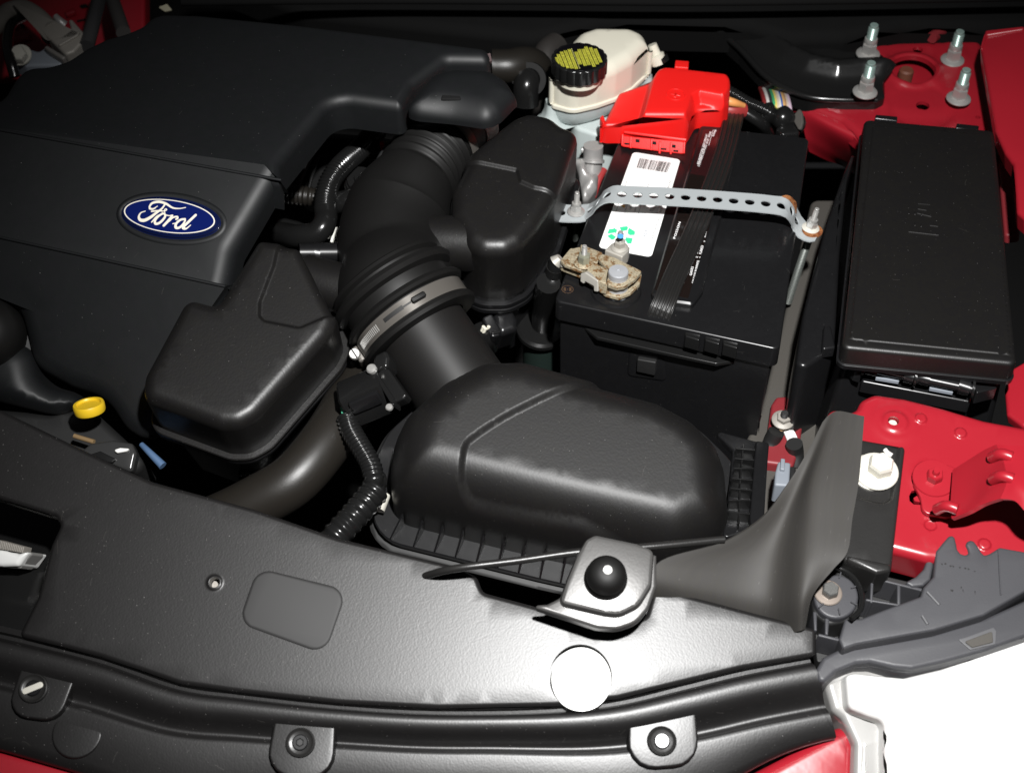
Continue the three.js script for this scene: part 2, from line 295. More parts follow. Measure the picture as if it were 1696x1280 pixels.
function hexGeo(r, h, ch = 0.18) { // chamfered hexagon
  const mk = (rr, y) => Array.from({ length: 6 }, (_, i) => V3(Math.cos(i * Math.PI / 3) * rr, y, Math.sin(i * Math.PI / 3) * rr)), pos = [...mk(r, 0), ...mk(r, h * (1 - ch)), ...mk(r * 0.86, h), V3(0, h, 0)], idx = [];
  for (let k = 0; k < 2; k++) for (let i = 0; i < 6; i++) { const a = k * 6 + i, b = k * 6 + (i + 1) % 6; idx.push([a, a + 6, b + 6], [a, b + 6, b]); }
  for (let i = 0; i < 6; i++) idx.push([12 + i, 18, 12 + (i + 1) % 6]);
  return finish(geo(pos, idx), 0.2);
}
function threadGeo(r, h, pitch = 0.0016, tip = 0.003) {
  const p = [[0, 0], [r, 0]]; for (let y = pitch; y < h - tip; y += pitch) p.push([r * 0.87, y - pitch * 0.5], [r, y]); p.push([r * 0.84, h - tip * 0.9], [r * 0.8, h - tip * 0.1], [r * 0.7, h], [0, h]); return lathe(p, 18, 0.4);
}
function boxGeo(w, h, d, r = 0.001) { // chamfered box, base at y = 0
  const P = [{ x: -w / 2, y: -d / 2 }, { x: w / 2, y: -d / 2 }, { x: w / 2, y: d / 2 }, { x: -w / 2, y: d / 2 }], ring = outline(P, r, 2), pos = [], idx = [], prof = [[r, 0], [0, r], [0, h - r], [r, h]];
  let N; prof.forEach(([i, y], k) => { const q = ring(i); N = q.length; for (const p of q) pos.push(V3(p.x, y, p.y)); if (k) for (let s = 0; s < N; s++) { const a = (k - 1) * N + s, b = (k - 1) * N + (s + 1) % N; idx.push([a, b + N, b], [a, a + N, b + N]); } });
  for (let s = 1; s < N - 1; s++) idx.push([0, s, s + 1], [3 * N, 3 * N + s + 1, 3 * N + s]);
  return fixOut(finish(geo(pos, idx), 0.5));
}

// a printed sheet lying on a plane; draw(ctx, at) paints it, at(crop, x, y) gives canvas coordinates of a point read off the photograph
function printed(pl, corners, cw, draw, o = {}) {
  const q = pl.pts(corners), [a, b, c, d] = q, ux = (b.x - a.x + c.x - d.x) / 2, uy = (b.y - a.y + c.y - d.y) / 2, vx = (d.x - a.x + c.x - b.x) / 2, vy = (d.y - a.y + c.y - b.y) / 2, det = ux * vy - uy * vx;
  const uvOf = (p) => [((p.x - a.x) * vy - (p.y - a.y) * vx) / det, ((p.y - a.y) * ux - (p.x - a.x) * uy) / det];
  const asp = Math.hypot(vx, vy) / Math.hypot(ux, uy); cw = Math.min(cw, Math.floor(2000 / asp)); const ch = Math.round(cw * asp), cv = document.createElement('canvas'); cv.width = cw; cv.height = ch; const g = cv.getContext('2d');
  draw(g, (k, x, y) => { const p = k ? c1(k, x, y) : [x, y], [u, v] = uvOf(pl.at(...p)); return [u * cw, v * ch]; }, cw, ch);
  const tx = new THREE.CanvasTexture(cv); tx.colorSpace = THREE.SRGBColorSpace; tx.anisotropy = 8;
  const sh = o.shape ? o.shape : outline(q, o.r ?? 0.003, 4)(0), gg = plate(sh, [], o.t || 0.0003, onPlane(pl.shift((o.lift || 0) + (o.t || 0.0003))), 0, 0.5), pa = gg.attributes.position, uv = gg.attributes.uv;
  for (let i = 0; i < pa.count; i++) { const [u, v] = uvOf(pl.to(V3(pa.getX(i), pa.getY(i), pa.getZ(i)))); uv.setXY(i, u, 1 - v); }
  const m = new THREE.MeshPhysicalMaterial({ map: tx, roughness: o.rough ?? 0.45, clearcoat: o.coat || 0, clearcoatRoughness: 0.15 });
  return [gg, m];
}
// ---------- scene bookkeeping ----------
const used = {};
function numbered(n) { used[n] = (used[n] ?? -1) + 1; return used[n] ? n + '_' + String(used[n]).padStart(3, '0') : n; }
function thing(name, label, category, group) { const o = new THREE.Group(); o.name = numbered(name); o.userData = { label, category }; if (group) o.userData.group = group; scene.add(o); return o; }
function part(name, g, m, parent, label) { const o = new THREE.Mesh(g, m); o.name = name; o.castShadow = o.receiveShadow = true; if (label) o.userData.label = label; parent.add(o); return o; }
function solo(name, g, m, label, category, group) { const o = part(numbered(name), g, m, scene); o.userData = { label, category }; if (group) o.userData.group = group; return o; }
function struct(name, g, m) { const o = part(numbered(name), g, m, scene); o.userData = { kind: 'structure' }; return o; }
// put every thing's origin at its base
function settle() {
  for (const o of scene.children) {
    if (o.isLight || o === flash.target || o.userData.settled || !(o.isMesh || o.isGroup)) continue;
    const b = new THREE.Box3().setFromObject(o), c = V3((b.min.x + b.max.x) / 2, b.min.y, (b.min.z + b.max.z) / 2);
    if (o.isMesh && !o.children.length) { o.geometry = o.geometry.clone(); o.geometry.translate(-c.x, -c.y, -c.z); } else if (o.isMesh) continue; else for (const k of o.children) k.position.sub(c);
    o.position.copy(c);
  }
}

// ---------- textures and materials ----------
function noiseTex(n, fn, color) {
  const d = new Uint8Array(n * n * 4); for (let y = 0; y < n; y++) for (let x = 0; x < n; x++) { const v = fn(x, y), i = (y * n + x) * 4; if (Array.isArray(v)) { d[i] = v[0]; d[i + 1] = v[1]; d[i + 2] = v[2]; } else d[i] = d[i + 1] = d[i + 2] = clamp(v, 0, 255); d[i + 3] = 255; }
  const t = new THREE.DataTexture(d, n, n); t.wrapS = t.wrapT = THREE.RepeatWrapping; t.magFilter = THREE.LinearFilter; t.minFilter = THREE.LinearMipmapLinearFilter; t.generateMipmaps = true; if (color) t.colorSpace = THREE.SRGBColorSpace; t.needsUpdate = true; return t;
}
// value noise that tiles with period p
function vnoise(p, s) { const g = new Float32Array(p * p); let q = s * 7919 + 13; for (let i = 0; i < p * p; i++) { q = (q * 1664525 + 1013904223) >>> 0; g[i] = q / 4294967296; } return (x, y) => { const xi = Math.floor(x), yi = Math.floor(y), fx = x - xi, fy = y - yi, sx = fx * fx * (3 - 2 * fx), sy = fy * fy * (3 - 2 * fy), A = (i, j) => g[((j % p + p) % p) * p + (i % p + p) % p]; return (A(xi, yi) * (1 - sx) + A(xi + 1, yi) * sx) * (1 - sy) + (A(xi, yi + 1) * (1 - sx) + A(xi + 1, yi + 1) * sx) * sy; }; }
const nA = vnoise(128, 1), nB = vnoise(64, 2), nC = vnoise(8, 3), nD = vnoise(16, 4), nE = vnoise(256, 5);
const fbm = (x, y) => 0.3 * nD(x / 64, y / 64) + 0.25 * nB(x / 16 + 9.4, y / 16 + 3.1) + 0.25 * nB((x + y) / 16, (x - y) / 16) + 0.2 * nA(x / 8, y / 8);
const rep = (t, metres) => { const c = t.clone(); c.repeat.set(1 / metres, 1 / metres); c.needsUpdate = true; return c; };
const grainT = noiseTex(512, (x, y) => 255 * (0.3 * nA(x / 4, y / 4) + 0.7 * nE(x / 2, y / 2)));
const speckT = noiseTex(512, () => 255 * rnd());
const blotT = noiseTex(256, (x, y) => 236 + 19 * (0.25 * nD(x / 16, y / 16) + 0.35 * nB(x / 4, y / 4) + 0.4 * nA(x / 2, y / 2)));
// dust: sparse pale specks and hairs on an even ground
function dust(base, count, bright, s) {
  const n = 1024, d = new Uint8Array(n * n * 4); seed = s; for (let i = 0; i < n * n; i++) { const x = i % n, y = (i / n) | 0, k = 0.93 + 0.14 * fbm(x, y); for (let j = 0; j < 3; j++) d[i * 4 + j] = clamp(base[j] * k, 0, 255); d[i * 4 + 3] = 255; }
  const dot = (x, y, b) => { const i = (((y | 0) + n) % n * n + ((x | 0) + n) % n) * 4; for (let j = 0; j < 3; j++) d[i + j] = Math.max(d[i + j], b - j * 2); };
  for (let k = 0; k < count; k++) { const x = rnd() * n, y = rnd() * n, b = base[0] + (rnd() ** 2.5) * bright; dot(x, y, b); if (rnd() < 0.35) { dot(x + 1, y, b * 0.8); dot(x, y + 1, b * 0.7); } }
  for (let k = 0; k < count / 60; k++) { let x = rnd() * n, y = rnd() * n, a = rnd() * 6.28; const L = 6 + rnd() * 26, b = base[0] + rnd() * bright * 0.35; for (let j = 0; j < L; j++) { dot(x, y, b); x += Math.cos(a); y += Math.sin(a); a += (rnd() - 0.5) * 0.25; } }
  const t = new THREE.DataTexture(d, n, n); t.wrapS = t.wrapT = THREE.RepeatWrapping; t.magFilter = THREE.LinearFilter; t.minFilter = THREE.LinearMipmapLinearFilter; t.generateMipmaps = true; t.colorSpace = THREE.SRGBColorSpace; t.needsUpdate = true; return t;
}
const lin = (r, g, b) => new THREE.Color().setRGB(r, g, b);
function mat(color, rough, o = {}) {
  const m = new THREE.MeshPhysicalMaterial({ color, roughness: rough, metalness: o.metal || 0 });
  if (o.map) { m.map = o.map; m.color.setRGB(1, 1, 1); }
  if (o.bump) { m.bumpMap = rep(o.bumpTex || grainT, o.bumpSize || 0.1); m.bumpScale = o.bump; }
  if (o.blot) { m.roughnessMap = rep(blotT, o.blot); }
  if (o.coat) { m.clearcoat = o.coat; m.clearcoatRoughness = o.coatRough ?? 0.1; }
  if (o.spec !== undefined) m.specularIntensity = o.spec;
  if (o.side) m.side = o.side;
  return m;
}
const dustA = rep(dust([17, 18.5, 20], 700, 130, 11), 0.34), dustB = rep(dust([20, 19, 18.5], 1500, 120, 23), 0.3), dustC = rep(dust([25, 24, 24], 3200, 120, 37), 0.32), dustD = rep(dust([22, 22, 23], 600, 150, 51), 0.3), dustE = rep(dust([49, 47, 44.5], 1500, 60, 77), 0.3);
const M = {
  cover: mat(0, 0.56, { map: dustA, bump: 0.000018, bumpSize: 0.06, blot: 0.5 }),
  box: mat(0, 0.41, { map: dustB, bump: 0.00005, bumpSize: 0.42, bumpTex: speckT }),
  panel: mat(0, 0.385, { map: dustC, bump: 0.000035, bumpSize: 0.34, bumpTex: speckT }),
  panelSmooth: mat(lin(0.016, 0.0155, 0.0155), 0.62),
  rubber: mat(lin(0.006, 0.0058, 0.0056), 0.55, { blot: 0.3, spec: 0.55 }), tube: mat(lin(0.008, 0.0075, 0.0072), 0.5, { spec: 0.6 }),
  gloss: mat(0, 0.3, { map: dustD, blot: 0.3 }),
  fuse: mat(0, 0.42, { map: dustB, bump: 0.000044, bumpSize: 0.08 }),
  dark: mat(lin(0.01, 0.01, 0.01), 0.6, { blot: 0.3 }),
  shiny: mat(lin(0.009, 0.009, 0.009), 0.22, { blot: 0.2 }),
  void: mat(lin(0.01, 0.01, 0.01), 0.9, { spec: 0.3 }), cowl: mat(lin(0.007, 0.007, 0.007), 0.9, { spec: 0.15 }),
  lid: mat(0, 0.48, { map: dustB, bump: 0.00005, bumpSize: 0.42, bumpTex: speckT }), trim: mat(lin(0.085, 0.085, 0.09), 0.5),
  hose: mat(lin(0.014, 0.0122, 0.01), 0.4, { bump: 0.000066, bumpSize: 0.06, blot: 0.2 }),
  red: mat(lin(0.31, 0.011, 0.02), 0.34, { coat: 0.4, coatRough: 0.2, bump: 0.000044, bumpSize: 0.5, blot: 0.3 }),
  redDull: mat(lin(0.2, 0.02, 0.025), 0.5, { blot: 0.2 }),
  redPlastic: mat(lin(0.78, 0.012, 0.01), 0.42, { bump: 0.000044, bumpSize: 0.08 }),
  zinc: mat(lin(0.44, 0.47, 0.48), 0.5, { metal: 0.25, blot: 0.12, bump: 0.000022, bumpSize: 0.05 }),
  steel: mat(lin(0.5, 0.49, 0.47), 0.36, { metal: 0.55, blot: 0.1 }),
  stud: mat(lin(0.34, 0.46, 0.42), 0.38, { metal: 0.5, blot: 0.1 }),
  alu: mat(lin(0.42, 0.41, 0.4), 0.42, { metal: 0.4, blot: 0.1, bump: 0.000088, bumpSize: 0.08 }),
  aluDull: mat(lin(0.3, 0.28, 0.25), 0.55, { metal: 0.2, blot: 0.1, bump: 0.000088, bumpSize: 0.08 }),
  clamp: mat(lin(0.13, 0.12, 0.108), 0.32, { metal: 0.4, blot: 0.1 }),
  shield: mat(0, 0.66, { map: dustE }),
  bracket: mat(lin(0.016, 0.0155, 0.015), 0.36, { blot: 0.2, bump: 0.000044, bumpSize: 0.2 }),
  white: mat(lin(0.78, 0.77, 0.74), 0.5),
  cream: mat(lin(0.7, 0.67, 0.56), 0.4, { blot: 0.2 }),
  creamLow: mat(lin(0.5, 0.56, 0.55), 0.42),
  boltWhite: mat(lin(0.62, 0.6, 0.53), 0.45, { metal: 0.15, blot: 0.05, bump: 0.000044, bumpSize: 0.03 }),
  yellow: mat(lin(0.8, 0.52, 0.02), 0.4), blue: mat(lin(0.08, 0.32, 0.75), 0.5), greyPl: mat(lin(0.2, 0.22, 0.25), 0.5), lamp: mat(lin(0.046, 0.046, 0.051), 0.5, { bump: 0.000044, bumpSize: 0.1, blot: 0.3 }),
  copper: mat(lin(0.3, 0.2, 0.1), 0.5, { metal: 0.3 }), orange: mat(lin(0.75, 0.32, 0.1), 0.45), redWire: mat(lin(0.3, 0.03, 0.03), 0.45),
  pale: mat(lin(0.06, 0.055, 0.048), 0.8, { blot: 0.1, bump: 0.000110, bumpSize: 0.1 }),
};
// ================= setting: the bay itself =================
{ // floor of the engine bay, firewall and inner wings, all in shadow behind the parts
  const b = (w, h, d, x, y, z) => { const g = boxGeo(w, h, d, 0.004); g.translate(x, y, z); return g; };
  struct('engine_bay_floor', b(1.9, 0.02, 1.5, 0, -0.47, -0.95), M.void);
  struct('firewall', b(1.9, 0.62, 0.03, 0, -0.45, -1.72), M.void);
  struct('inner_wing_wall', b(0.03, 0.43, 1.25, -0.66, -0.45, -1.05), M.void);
}
// ================= engine cover =================
const T = tilted(300, 180, 0.09, 4), S = hinge(T, [0, 215], [470, 297], 27), F = hinge(S, [50, 403], [366, 471], 22);
{
  const t = thing('engine_cover', 'large matt black plastic engine cover with oval blue badge', 'engine cover');
  part('rear_panel', body(T, [[-60, 204], [-60, 180], [0, 163], [21, 127], [41, 107], [80, 105], [109, 96], [139, 76], [172, 60], [205, 51], [231, 40], [255, 18], [330, 20], [500, 37], [700, 62], [808, 76], [816, 97], [740, 96], [684, 138], [668, 222, -0.032], [557, 207, -0.032], [469, 314, -0.03], [462, 297]],
    [0, 0.01, 0.02, 0.02, 0.02, 0.02, 0.02, 0.02, 0.02, 0.02, 0.02, 0.02, 0.05, 0.05, 0.05, 0.01, 0.01, 0.01, 0.02, 0.006, 0.022, 0, 0], fil(0.033, 0.0095, 0.02, 6), { grid: 0.03 }), M.cover, t);
  const sHinge = [[-60, 204], [462, 297]], fL = [[-60, 379], [374, 473]];
  part('middle_panel', body(S, [...sHinge, [467, 307, -0.02], [402, 432, -0.028], [374, 473], fL[0]], [0, 0, 0, 0.02, 0, 0], fil(0.03, 0.014, 0.02, 6), { we: [0, 0, 1, 1, 0, 0], grid: 0.03 }), M.cover, t);
  part('front_panel', body(F, [fL[0], [374, 473], [380, 485, -0.02], [330, 640], [236, 740], [198, 717], [165, 666], [106, 646], [43, 612], [33, 565], [20, 515], [-30, 480], [-60, 470]], [0, 0, 0, 0.02, 0.02, 0.03, 0.04, 0.04, 0.03, 0.03, 0.03, 0, 0], fil(0.04, 0.02, 0, 6), { we: [0, 0, 1, 1, 1, 1, 1, 1, 1, 1, 1, 0, 0], grid: 0.03 }), M.cover, t);
  // fine creases along the two hinges
  for (const [pl, a, b, h] of [[S, [-60, 205], [466, 298.5], 0.0006], [F, [-60, 380], [373, 474], 0.0006]]) {
    const A = pl.at(...a), B = pl.at(...b), A3 = pl.w(A.x, A.y, h), B3 = pl.w(B.x, B.y, h);
    part('moulded_crease', sweep([A3, B3], 0.0013, { n: 1, m: 8 }), M.cover, t);
  }
  // throttle cover at the rear right
  const tp = tilted(760, 140, 0.104, 3), tb = C('b', 715, 470, 770, 395, 830, 335, 930, 305, 1130, 312, 1215, 365, 1262, 440).concat(C('b', 1250, 525, 1180, 598, 1115, 632, 940, 606, 760, 590, 712, 574).map((p) => [p[0], p[1], -0.016]));
  const lo = tp.at(...c1('b', 900, 545)), reg = tp.pts(C('b', 760, 560, 800, 480, 960, 478, 1050, 500, 1120, 570, 1140, 660, 700, 640));
  part('throttle_cover', body(tp, tb, 0.02, soft(0.02, 0.022, 0, 8, 0.016), { grid: 0.005, blur: 0.003, disp: (x, y) => -0.006 * Math.exp(-(((x - lo.x) / 0.026) ** 2) - ((y - lo.y) / 0.02) ** 2) }), M.cover, t);
  // clip hole in the throttle cover
  const hp = tp.at(...c1('b', 930, 470)), slot = boxGeo(0.017, 0.003, 0.009, 0.001);
  const hm = place(slot, tp.w(hp.x, hp.y, -0.0052)); part('clip_slot', hm, M.void, t);
  // oval badge
  const a = S.at(203, 352), b = S.at(364.5, 375), c = S.at(283.2, 361.7), ang = Math.atan2(b.y - a.y, b.x - a.x), A = Math.hypot(b.x - a.x, b.y - a.y) / 2, Bb = A * 0.405;
  const prof = [[-0.0012, -0.001], [-0.0006, 0.0012], [0, 0.0012], [0, 0.0016], [0.0004, 0.003], [0.0018, 0.0043], [0.003, 0.0046]];
  const bd = body(S, circ(c.x, c.y, A, 64, Bb, ang), 0, prof, { crease: 0.5 });
  part('badge_surround', body(S, circ(c.x, c.y, A, 64, Bb, ang), 0, [[-0.0062, -0.001], [-0.0052, 0.0004], [-0.0036, 0.0012], [-0.002, 0.0013], [-0.001, 0.0008]], { crease: 0.9 }), M.cover, t);
  const badge = part('badge', bd, mat(lin(0.004, 0.008, 0.045), 0.16, { coat: 0.6, coatRough: 0.06 }), t, 'blue oval badge with white script and white ring');
  const cv = document.createElement('canvas'); cv.width = 1024; cv.height = 416; const g = cv.getContext('2d');
  g.fillStyle = '#0c1a58'; g.fillRect(0, 0, 1024, 416);
  g.strokeStyle = '#efe9da'; g.lineWidth = 21; g.beginPath(); g.ellipse(512, 208, 472, 172, 0, 0, 7); g.stroke();
  // script lettering: strokes of changing width
  g.fillStyle = g.strokeStyle = '#f1ead8'; g.lineCap = g.lineJoin = 'round';
  const pen = (P, w0, w1, w2 = w0) => { const cc = new THREE.CatmullRomCurve3(P.map(([x, y]) => V3(x, y, 0)), false, 'centripetal'), n = 90; for (let i = 0; i < n; i++) { const f = i / n, p = cc.getPoint(f), q = cc.getPoint((i + 1) / n), w = f < 0.5 ? w0 + (w1 - w0) * sstep(0, 0.5, f) : w1 + (w2 - w1) * sstep(0.5, 1, f); g.lineWidth = w; g.beginPath(); g.moveTo(p.x, p.y); g.lineTo(q.x, q.y); g.stroke(); } };
  const N2 = (v) => { const r = []; for (let i = 0; i < v.length; i += 2) { const p = c1('s', v[i], v[i + 1]), q = S.at(...p), dx = q.x - c.x, dy = q.y - c.y, ca = Math.cos(ang), sa = Math.sin(ang); r.push([512 + (dx * ca + dy * sa) / A * 512, 208 + (-dx * sa + dy * ca) / Bb * 208]); } return r; };
  pen(N2([625, 300, 560, 335, 515, 320, 545, 262, 640, 238, 740, 262, 840, 322, 930, 332, 1020, 318]), 10, 26, 9); // top of the capital
  pen(N2([515, 335, 555, 345, 600, 325]), 16, 12, 8);
  pen(N2([730, 275, 690, 330, 600, 400, 520, 460, 440, 497, 385, 490, 365, 450, 390, 395, 455, 368]), 18, 34, 10); // stem
  pen(N2([545, 372, 640, 362, 705, 368, 755, 350, 745, 336, 725, 350, 730, 395]), 16, 11, 9); // bar and loop
  pen(N2([700, 400, 640, 440, 590, 505, 600, 545, 650, 535, 710, 480, 735, 435, 720, 405, 690, 410]), 22, 26, 16); // o
  pen(N2([545, 522, 620, 440, 700, 405]), 14, 14, 14);
  pen(N2([735, 420, 790, 432, 830, 425]), 12, 10, 12); pen(N2([835, 430, 780, 500, 715, 570]), 20, 28, 26); pen(N2([790, 510, 850, 455, 905, 450, 905, 475, 885, 482]), 14, 20, 16); // r
  pen(N2([1010, 480, 950, 490, 885, 550, 885, 600, 930, 600, 985, 550, 1015, 500]), 22, 26, 18); pen(N2([1160, 424, 1060, 520, 985, 600, 1020, 615, 1090, 565]), 26, 28, 10); pen(N2([840, 545, 895, 530, 900, 510]), 10, 10, 8); // d
  const tx = new THREE.CanvasTexture(cv); tx.colorSpace = THREE.SRGBColorSpace;
  const fpts = circ(c.x, c.y, A - 0.0031, 64, Bb - 0.0031, ang), fg = plate(fpts, [], 0.0004, onPlane(S.shift(0.0052)), 0, 0.5), pa = fg.attributes.position, uvb = fg.attributes.uv;
  for (let i = 0; i < pa.count; i++) { const q = S.to(V3(pa.getX(i), pa.getY(i), pa.getZ(i))), dx = q.x - c.x, dy = q.y - c.y, ca = Math.cos(ang), sa = Math.sin(ang); uvb.setXY(i, 0.5 + (dx * ca + dy * sa) / A / 2, 0.5 - (-dx * sa + dy * ca) / Bb / 2); }
  const bm = new THREE.MeshPhysicalMaterial({ map: tx, roughness: 0.2, clearcoat: 0.5, clearcoatRoughness: 0.08 }); part('badge_face', fg, bm, badge);
}
{ // rounded black manifold casting low at the left edge
  const p = tilted(60, 640, -0.05, 45), t = thing('manifold_casting', 'rounded black casting below left end of engine cover', 'engine part');
  part('shell', body(p, [[-60, 560], [40, 570], [60, 640], [110, 650], [130, 668], [90, 690], [66, 686], [-60, 655]], 0.02, soft(0.06, 0.02, 0, 6), { grid: 0.01, disp: (x, y) => { const q = p.at(38, 640); return 0.006 * Math.exp(-((x - q.x) ** 2 + (y - q.y) ** 2) / 0.0006); } }), M.cover, t);
  const u = thing('rubber_plug', 'round black rubber cap at left edge beside engine cover', 'rubber cap'), dome = lathe([[0, 0.026], [0.014, 0.024], [0.025, 0.016], [0.03, 0.004], [0.031, -0.01], [0.031, -0.03]], 40, 1); const cp = U(-24, 552, -0.02);
  part('dome', place(dome, cp, V3(0.15, 0.75, 0.6)), M.rubber, u); part('collar', place(lathe([[0.031, -0.03], [0.037, -0.03], [0.038, -0.02], [0.036, -0.014], [0.031, -0.013]], 40), cp, V3(0.15, 0.75, 0.6)), M.rubber, u);
}
{ // oil dipstick with a yellow ring
  const t = thing('oil_dipstick', 'yellow oil dipstick ring under front left of engine cover', 'dipstick'), c = U(147, 675, -0.045), ys = 0.88;
  part('ring', place(lathe([[0.0105, -0.004], [0.0138, -0.0045], [0.0145, -0.003], [0.0145, 0.003], [0.0138, 0.0045], [0.0115, 0.0045], [0.0105, 0.003], [0.0105, -0.004]].map(([a, b]) => [a * ys, b * ys]), 48, 0.6), c, V3(-0.1, 0.93, -0.35)), M.yellow, t);
  part('ring_web', place(lathe([[0, 0.002], [0.0095, 0.0022], [0.0095, -0.002], [0, -0.002]], 40, 0.5), c, V3(-0.1, 0.93, -0.35)), M.yellow, t);
}
// ================= intake: two resonator boxes, elbow, tube, air box =================
function lipRing(pl, P, R, h0, w, t, m, parent, name, o = {}) { part(name, body(pl, P, R, [[-w, h0 - t], [-w, h0 - 0.0008], [-w + 0.0008, h0], [0.004, h0]], { openBottom: true, ...o }), m, parent); }
{
  const pl = tilted(400, 560, 0.022, 20), t = thing('resonator_box', 'black plastic resonator box in front of engine cover, left of intake elbow', 'intake box');
  const P = [[426, 391], [497, 399], [572, 577, -0.058], [557, 606, -0.058], [444, 735, -0.058], [414, 752, -0.058], [383, 752, -0.058], [258, 706, -0.058], [236, 618], [301, 498], [316, 490], [357, 501]].map((p) => [p[0], p[1], p[2] || 0]);
  const pts = pl.pts(P), R = [0.006, 0.01, 0.02, 0.02, 0.03, 0.02, 0.02, 0.02, 0.02, 0.012, 0.01, 0.006];
  const reg = pl.pts(C('e', 1405, -40, 1370, 120, 1300, 300, 1298, 370, 1320, 395, 1500, 430, 1800, 300, 1600, -60));
  part('lid', body(pl, pts, R, soft(0.058, 0.012, 0.0, 6), { grid: 0.01, disp: (x, y) => -0.0028 * sstep(-0.0018, 0.0018, sdist(reg, x, y)), dispAll: true, extra: along(reg, [-0.003, -0.0018, -0.0009, 0, 0.0009, 0.0018, 0.003], 0.003, true) }), M.box, t);
  lipRing(pl, pts, R, -0.058, 0.005, 0.0045, M.box, t, 'flange'); lipRing(pl, pts, R, -0.0635, 0.005, 0.004, M.gloss, t, 'seam');
  part('base', body(pl, pts, R, [[0.012, -0.17], [0.004, -0.0675], [0.006, -0.0672]], {}), M.gloss, t);
}
{
  const pl = tilted(840, 300, 0.05, 10), t = thing('resonator_box', 'black plastic resonator box between intake elbow and battery', 'intake box');
  const P = [[830, 201], [850, 186], [876, 177], [914, 184], [933, 200], [955, 300, -0.07], [921, 410, -0.07], [893, 455, -0.07], [868, 485, -0.07], [840, 499, -0.07], [798, 499, -0.07], [772, 484, -0.07], [745, 400, -0.04], [743, 305], [757, 280], [775, 246]];
  const pts = pl.pts(P), R = 0.02;
  const reg = pl.pts(C('b', 900, 720, 985, 792, 1262, 848, 1276, 905, 1345, 935, 1480, 960, 1620, 600, 1300, 480, 1100, 600));
  part('lid', body(pl, pts, R, soft(0.07, 0.016, 0, 7), { grid: 0.01, dispAll: true, disp: (x, y) => 0.0026 * (sstep(-0.0018, 0.0018, sdist(reg, x, y)) - 1), extra: along(reg, [-0.003, -0.0018, -0.0009, 0, 0.0009, 0.0018, 0.003], 0.003, true) }), M.box, t);
  lipRing(pl, pts, R, -0.07, 0.004, 0.005, M.gloss, t, 'flange'); lipRing(pl, pts, R, -0.077, 0.004, 0.005, M.gloss, t, 'seam');
  part('base', body(pl, pts, R, [[0.012, -0.16], [0.004, -0.082], [0.006, -0.0815]], {}), M.gloss, t);
}
const RSPIN = -0.55, USPIN = -0.7;
const ringAt = U(684, 528, -0.005), ringAx = U(778, 668, -0.045).sub(U(684, 528, -0.005)).normalize();
{ // rubber elbow
  const t = thing('intake_elbow', 'thick black rubber intake elbow with bellows and clamped ends', 'intake hose');
  const path = [U(762, 204, 0.026), U(742, 226, 0.026), U(715, 260, 0.026), U(686, 300, 0.024), U(660, 350, 0.012), U(648, 400, 0.004), U(656, 452, -0.001), ringAt.clone().addScaledVector(ringAx, -0.026), ringAt.clone().addScaledVector(ringAx, -0.012)];
  const rad = (f) => { const b = 0.0335 + 0.013 * sstep(0.3, 0.52, f); let r = b + 0.0012 * sstep(0.72, 0.8, f); if (f > 0.2 && f < 0.37) r += 0.0026 * Math.sin((f - 0.2) / 0.17 * Math.PI * 2 * 5); return r; };
  part('elbow_hose', sweep(path, rad, { n: 220, m: 48, open: true, crease: 1.2 }), M.rubber, t);
  const ax = (r, y) => [r, y];
  // lower bellows and flange rings about the ring axis
  const low = lathe([[0.046, -0.046], [0.05, -0.044], [0.051, -0.041], [0.0475, -0.0385], [0.0475, -0.0365], [0.0545, -0.034], [0.0565, -0.0305], [0.054, -0.027], [0.0475, -0.0245], [0.0475, -0.0165], [0.0535, -0.014], [0.0552, -0.0115], [0.0535, -0.009], [0.0495, -0.0075], [0.0495, 0.0065], [0.0525, 0.0075], [0.0538, 0.0105], [0.0525, 0.0135], [0.047, 0.0145], [0.04, 0.0145], [0.04, 0]], 72, 0.5);
  part('bellows_collar', place(low, ringAt, ringAx), M.rubber, t);
  for (let k = 0; k < 8; k++) { const a = k / 8 * 6.283 + 0.35, b = boxGeo(0.0025, 0.0045, 0.0085, 0.0005); b.rotateX(-Math.PI / 2); const gg = b.clone(); gg.rotateY(0); gg.translate(0, -0.0205, 0); const h = gg.clone(); h.translate(0, 0, 0.0475); h.rotateY(a); part('rib', place(h, ringAt, ringAx), M.rubber, t); }
}
function hoseClamp(label, at, ax, r, w, spin, mt) {
  const t = thing('hose_clamp', label, 'hose clamp', 'hose clamps on the intake elbow'), q = (g, s = 0) => place(g, at, ax, s);
  part('band', q(lathe([[r, -w / 2], [r + 0.0012, -w / 2], [r + 0.0012, w / 2], [r, w / 2]], 72, 0.5)), mt, t);
  const at2 = (g, dy = 0) => { const h = g.clone(); h.translate(0, dy, r + 0.001); h.rotateY(spin); return q(h); };
  part('screw_housing', at2((() => { const g = boxGeo(0.02, w * 1.15, 0.006, 0.001); g.translate(0.01, -w * 0.57, 0.003); return g; })()), mt, t);
  const screw = lathe([[0, 0], [0.0042, 0], [0.0042, 0.003], [0.0048, 0.003], [0.0048, 0.0062], [0.004, 0.0078], [0, 0.0078]], 20, 0.5); screw.rotateZ(Math.PI / 2); screw.translate(-0.001, 0, 0.006); const sh = part('screw', at2(screw), M.steel, t);
  const slot = boxGeo(0.0012, 0.0085, 0.0012, 0.0002); slot.translate(-0.0088, -0.00425, 0.006); part('slot', at2(slot), M.dark, t);
  for (let k = 0; k < 16; k++) { const g = boxGeo(0.0011, w * 0.5, 0.0012, 0.0002); g.translate(0, -w * 0.25, r + 0.0008); g.rotateY(spin - 0.3 - k * 0.04); part('thread_slot', q(g), M.steel, t); }
  return t;
}
